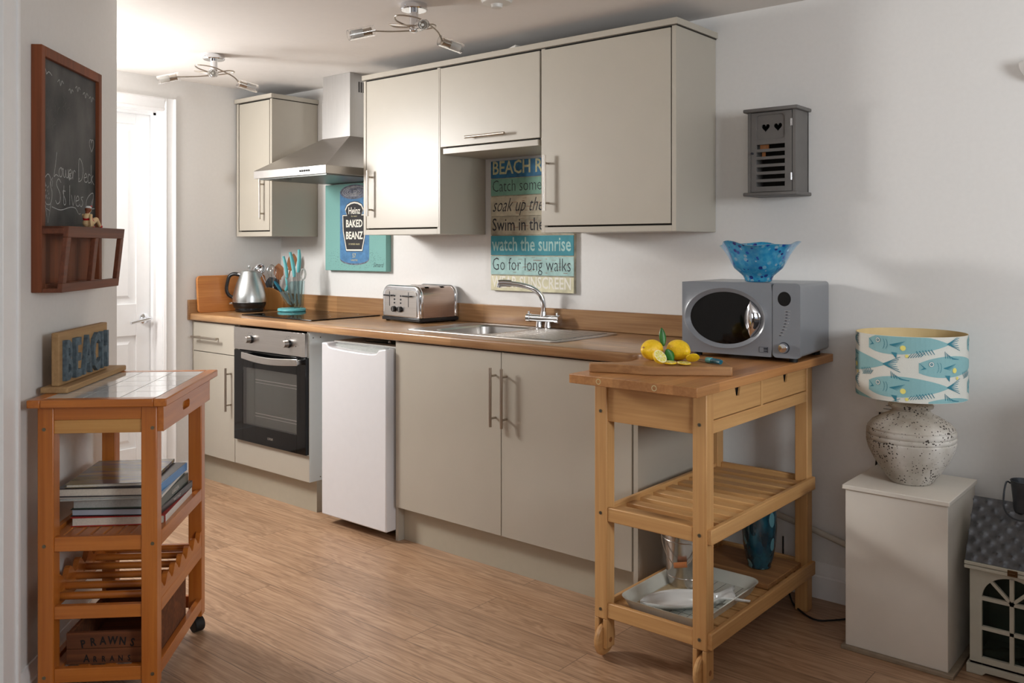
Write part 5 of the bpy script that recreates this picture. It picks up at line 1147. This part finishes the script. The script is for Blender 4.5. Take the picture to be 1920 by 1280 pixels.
# wall light, just inside the frame at upper right
u = thing('wall_light', 'white plaster half-bowl wall light at the top right edge', 'wall light', (2.375, 0, 1.82)); m = MB('wall_white'); vs = []; na, nb = 24, 12
for i in range(na+1):
    a = pi*i/na
    for j in range(nb+1): b_ = pi/2*j/nb; vs.append((2.375+.105*cos(a)*cos(b_), -.001-.10*sin(a)*cos(b_), 1.855-.075*sin(b_)))
m.add(vs, [(i*(nb+1)+j, (i+1)*(nb+1)+j, (i+1)*(nb+1)+j+1, i*(nb+1)+j+1) for i in range(na) for j in range(nb)]); m.build('shade', u, smooth=80, solid=.003)
MB('bulb').sphere((2.375, -.045, 1.845), .02, 14, 10).build('bulb', u)
# ---------------------------------------------------------------- on and under the ceiling
def lighting(label):
    u = thing('ceiling_light', label, 'ceiling light', (0, 0, 0), RA, 'three-arm ceiling lights')
    m = MB('chrome'); m.lathe([(0, -.0005), (.049, -.0005), (.050, -.003), (.050, -.020), (.047, -.024), (0, -.024)], n=40); m.cone((-.03, -.0405, -.012), (-.031, -.0425, -.012), .003, n=8); m.build('canopy', u, world=False)
    m = MB('chrome'); m.cone((0, 0, -.024), (0, 0, -.098), .0165, n=28); m.sphere((0, 0, -.098), (.0165, .0165, .008)); m.build('stem', u, world=False)
    for (ax, ay, az), (bx_, by_, bz_) in (((-.150, -.070, -.117), (-.235, -.105, -.143)), ((.100, .075, -.122), (.210, .14, -.150)), ((.035, -.105, -.106), (.055, -.185, -.122))):
        th = math.atan2(ay, ax); pts = []
        for dr, rr_, z in ((140, .016, -.084), (172, .070, -.070), (205, .108, -.066), (245, .095, -.074), (290, .075, -.088), (335, .092, -.102)): pts.append((rr_*cos(th+R_(dr)), rr_*sin(th+R_(dr)), z))
        pts.append((ax, ay, az)); A = Vector((ax, ay, az)); B = Vector((bx_, by_, bz_)); d = (B-A).normalized()
        arm = MB('nickel').tube(pts+[tuple(A+d*.006)], .0030, 10).build('arm', u, world=False)
        m = MB('nickel'); m.cone(A, A+d*.036, .0125, n=24); m.cone(A-d*.001, A+d*.003, .0145, n=24); m.build('bulb_holder', arm, world=False)
        m = MB('clear_glass'); q = d.to_track_quat('Z', 'Y').to_matrix().to_4x4(); s0 = A-d*.012; M = Matrix.Translation(s0) @ q
        global s_cap; s_cap = False; m.lathe([(.0200, 0), (.0200, .098), (.0178, .098), (.0178, 0), (.0200, 0)], n=32, M=M); m.mat('frosted_white'); m.lathe([(.0155, .045), (.0155, .088), (.0145, .088), (.0145, .045), (.0155, .045)], n=28, M=M); s_cap = True; m.build('glass_shade', arm, world=False)
        m = MB('bulb'); m.cone(A+d*.036, A+d*.062, .0045, n=14); m.build('bulb', arm, world=False)
    return u
L1 = lighting('chrome three-arm ceiling light nearer the camera, above the wall cabinets'); L1.location = (.432, -.889, H)
L2 = copy_tree(L1); L2.location = (-.933, -.887, H); L2['label'] = 'chrome three-arm ceiling light farther away near the door'
u = thing('smoke_alarm', 'round white smoke alarm on the ceiling at the top edge', 'smoke alarm', (.735, -.765, H))
MB('pale_plastic').lathe([(0, -.0005), (.058, -.0005), (.058, -.012), (.052, -.024), (.022, -.028), (.020, -.040), (.014, -.043), (0, -.043)], n=44).build('alarm_body', u, world=False, bevel=.001)
m = MB('pale_plastic')
for k in range(3): m.tube([(.27+.022*cos(t+k), -.22+.022*sin(t+k), 2.0935+.008+k*.007+.0*t) for t in [2*pi*i/14 for i in range(15)]], .004, 8, 2)
m.tube([(.29, -.22, 2.118), (.285, -.25, 2.130), (.27, -.27, 2.128), (.255, -.26, 2.12)], .004, 8)
tag(m.build('cable_coil', None), 'coil of white cable lying on top of the wall cabinets', 'cable')
m = MB('pale_plastic'); m.box(.385, .43, -.285, -.22, 2.106, 2.133, Matrix.Translation((.40, -.25, 2.11)) @ Matrix.Rotation(R_(-14), 4, 'Y') @ Matrix.Translation((-.40, .25, -2.11))); tag(m.build('plug_adapter', None, bevel=.004), 'white plug adapter lying on top of the wall cabinets', 'plug')

# chair added out of view to keep side window light off the floor
u = thing('added_armchair', 'dark grey upholstered chair added out of view to shade the lower right floor', 'added_armchair', (3.15, -.95, 0))
def cush(a): return MB('chair_cloth').box(*a)
cush((2.66, 3.62, -1.42, -.30, .10, .40)).build('seat_base', u, bevel=.03, seg=3)
cush((2.82, 3.45, -1.40, -.52, .405, .53)).build('seat_cushion', u, bevel=.04, seg=4)
cush((2.66, 3.62, -.50, -.28, .405, .98)).build('backrest', u, bevel=.06, seg=4)
for a in (2.64, 3.46): cush((a, a+.17, -1.44, -.28, .10, .78)).build('armrest', u, bevel=.05, seg=4)
for x in (2.72, 3.56):
    for y in (-1.36, -.36): MB('spoon_wood').cone((x, y, 0), (x, y, .10), .018, .025).build('leg', u)

u = thing('added_pendant', 'white pendant fitting added out of view as a source for the hall fill', 'added pendant light', (-1.30, -1.38, H))  # unseen fitting added to give the hall fill light a source
MB('pale_plastic').lathe([(0, -.0005), (.05, -.0005), (.045, -.03), (0, -.035)], n=32).build('ceiling_rose', u, world=False)
MB('pale_plastic').cone((0, 0, -.03), (0, 0, -.38), .006).build('stem', u, world=False)
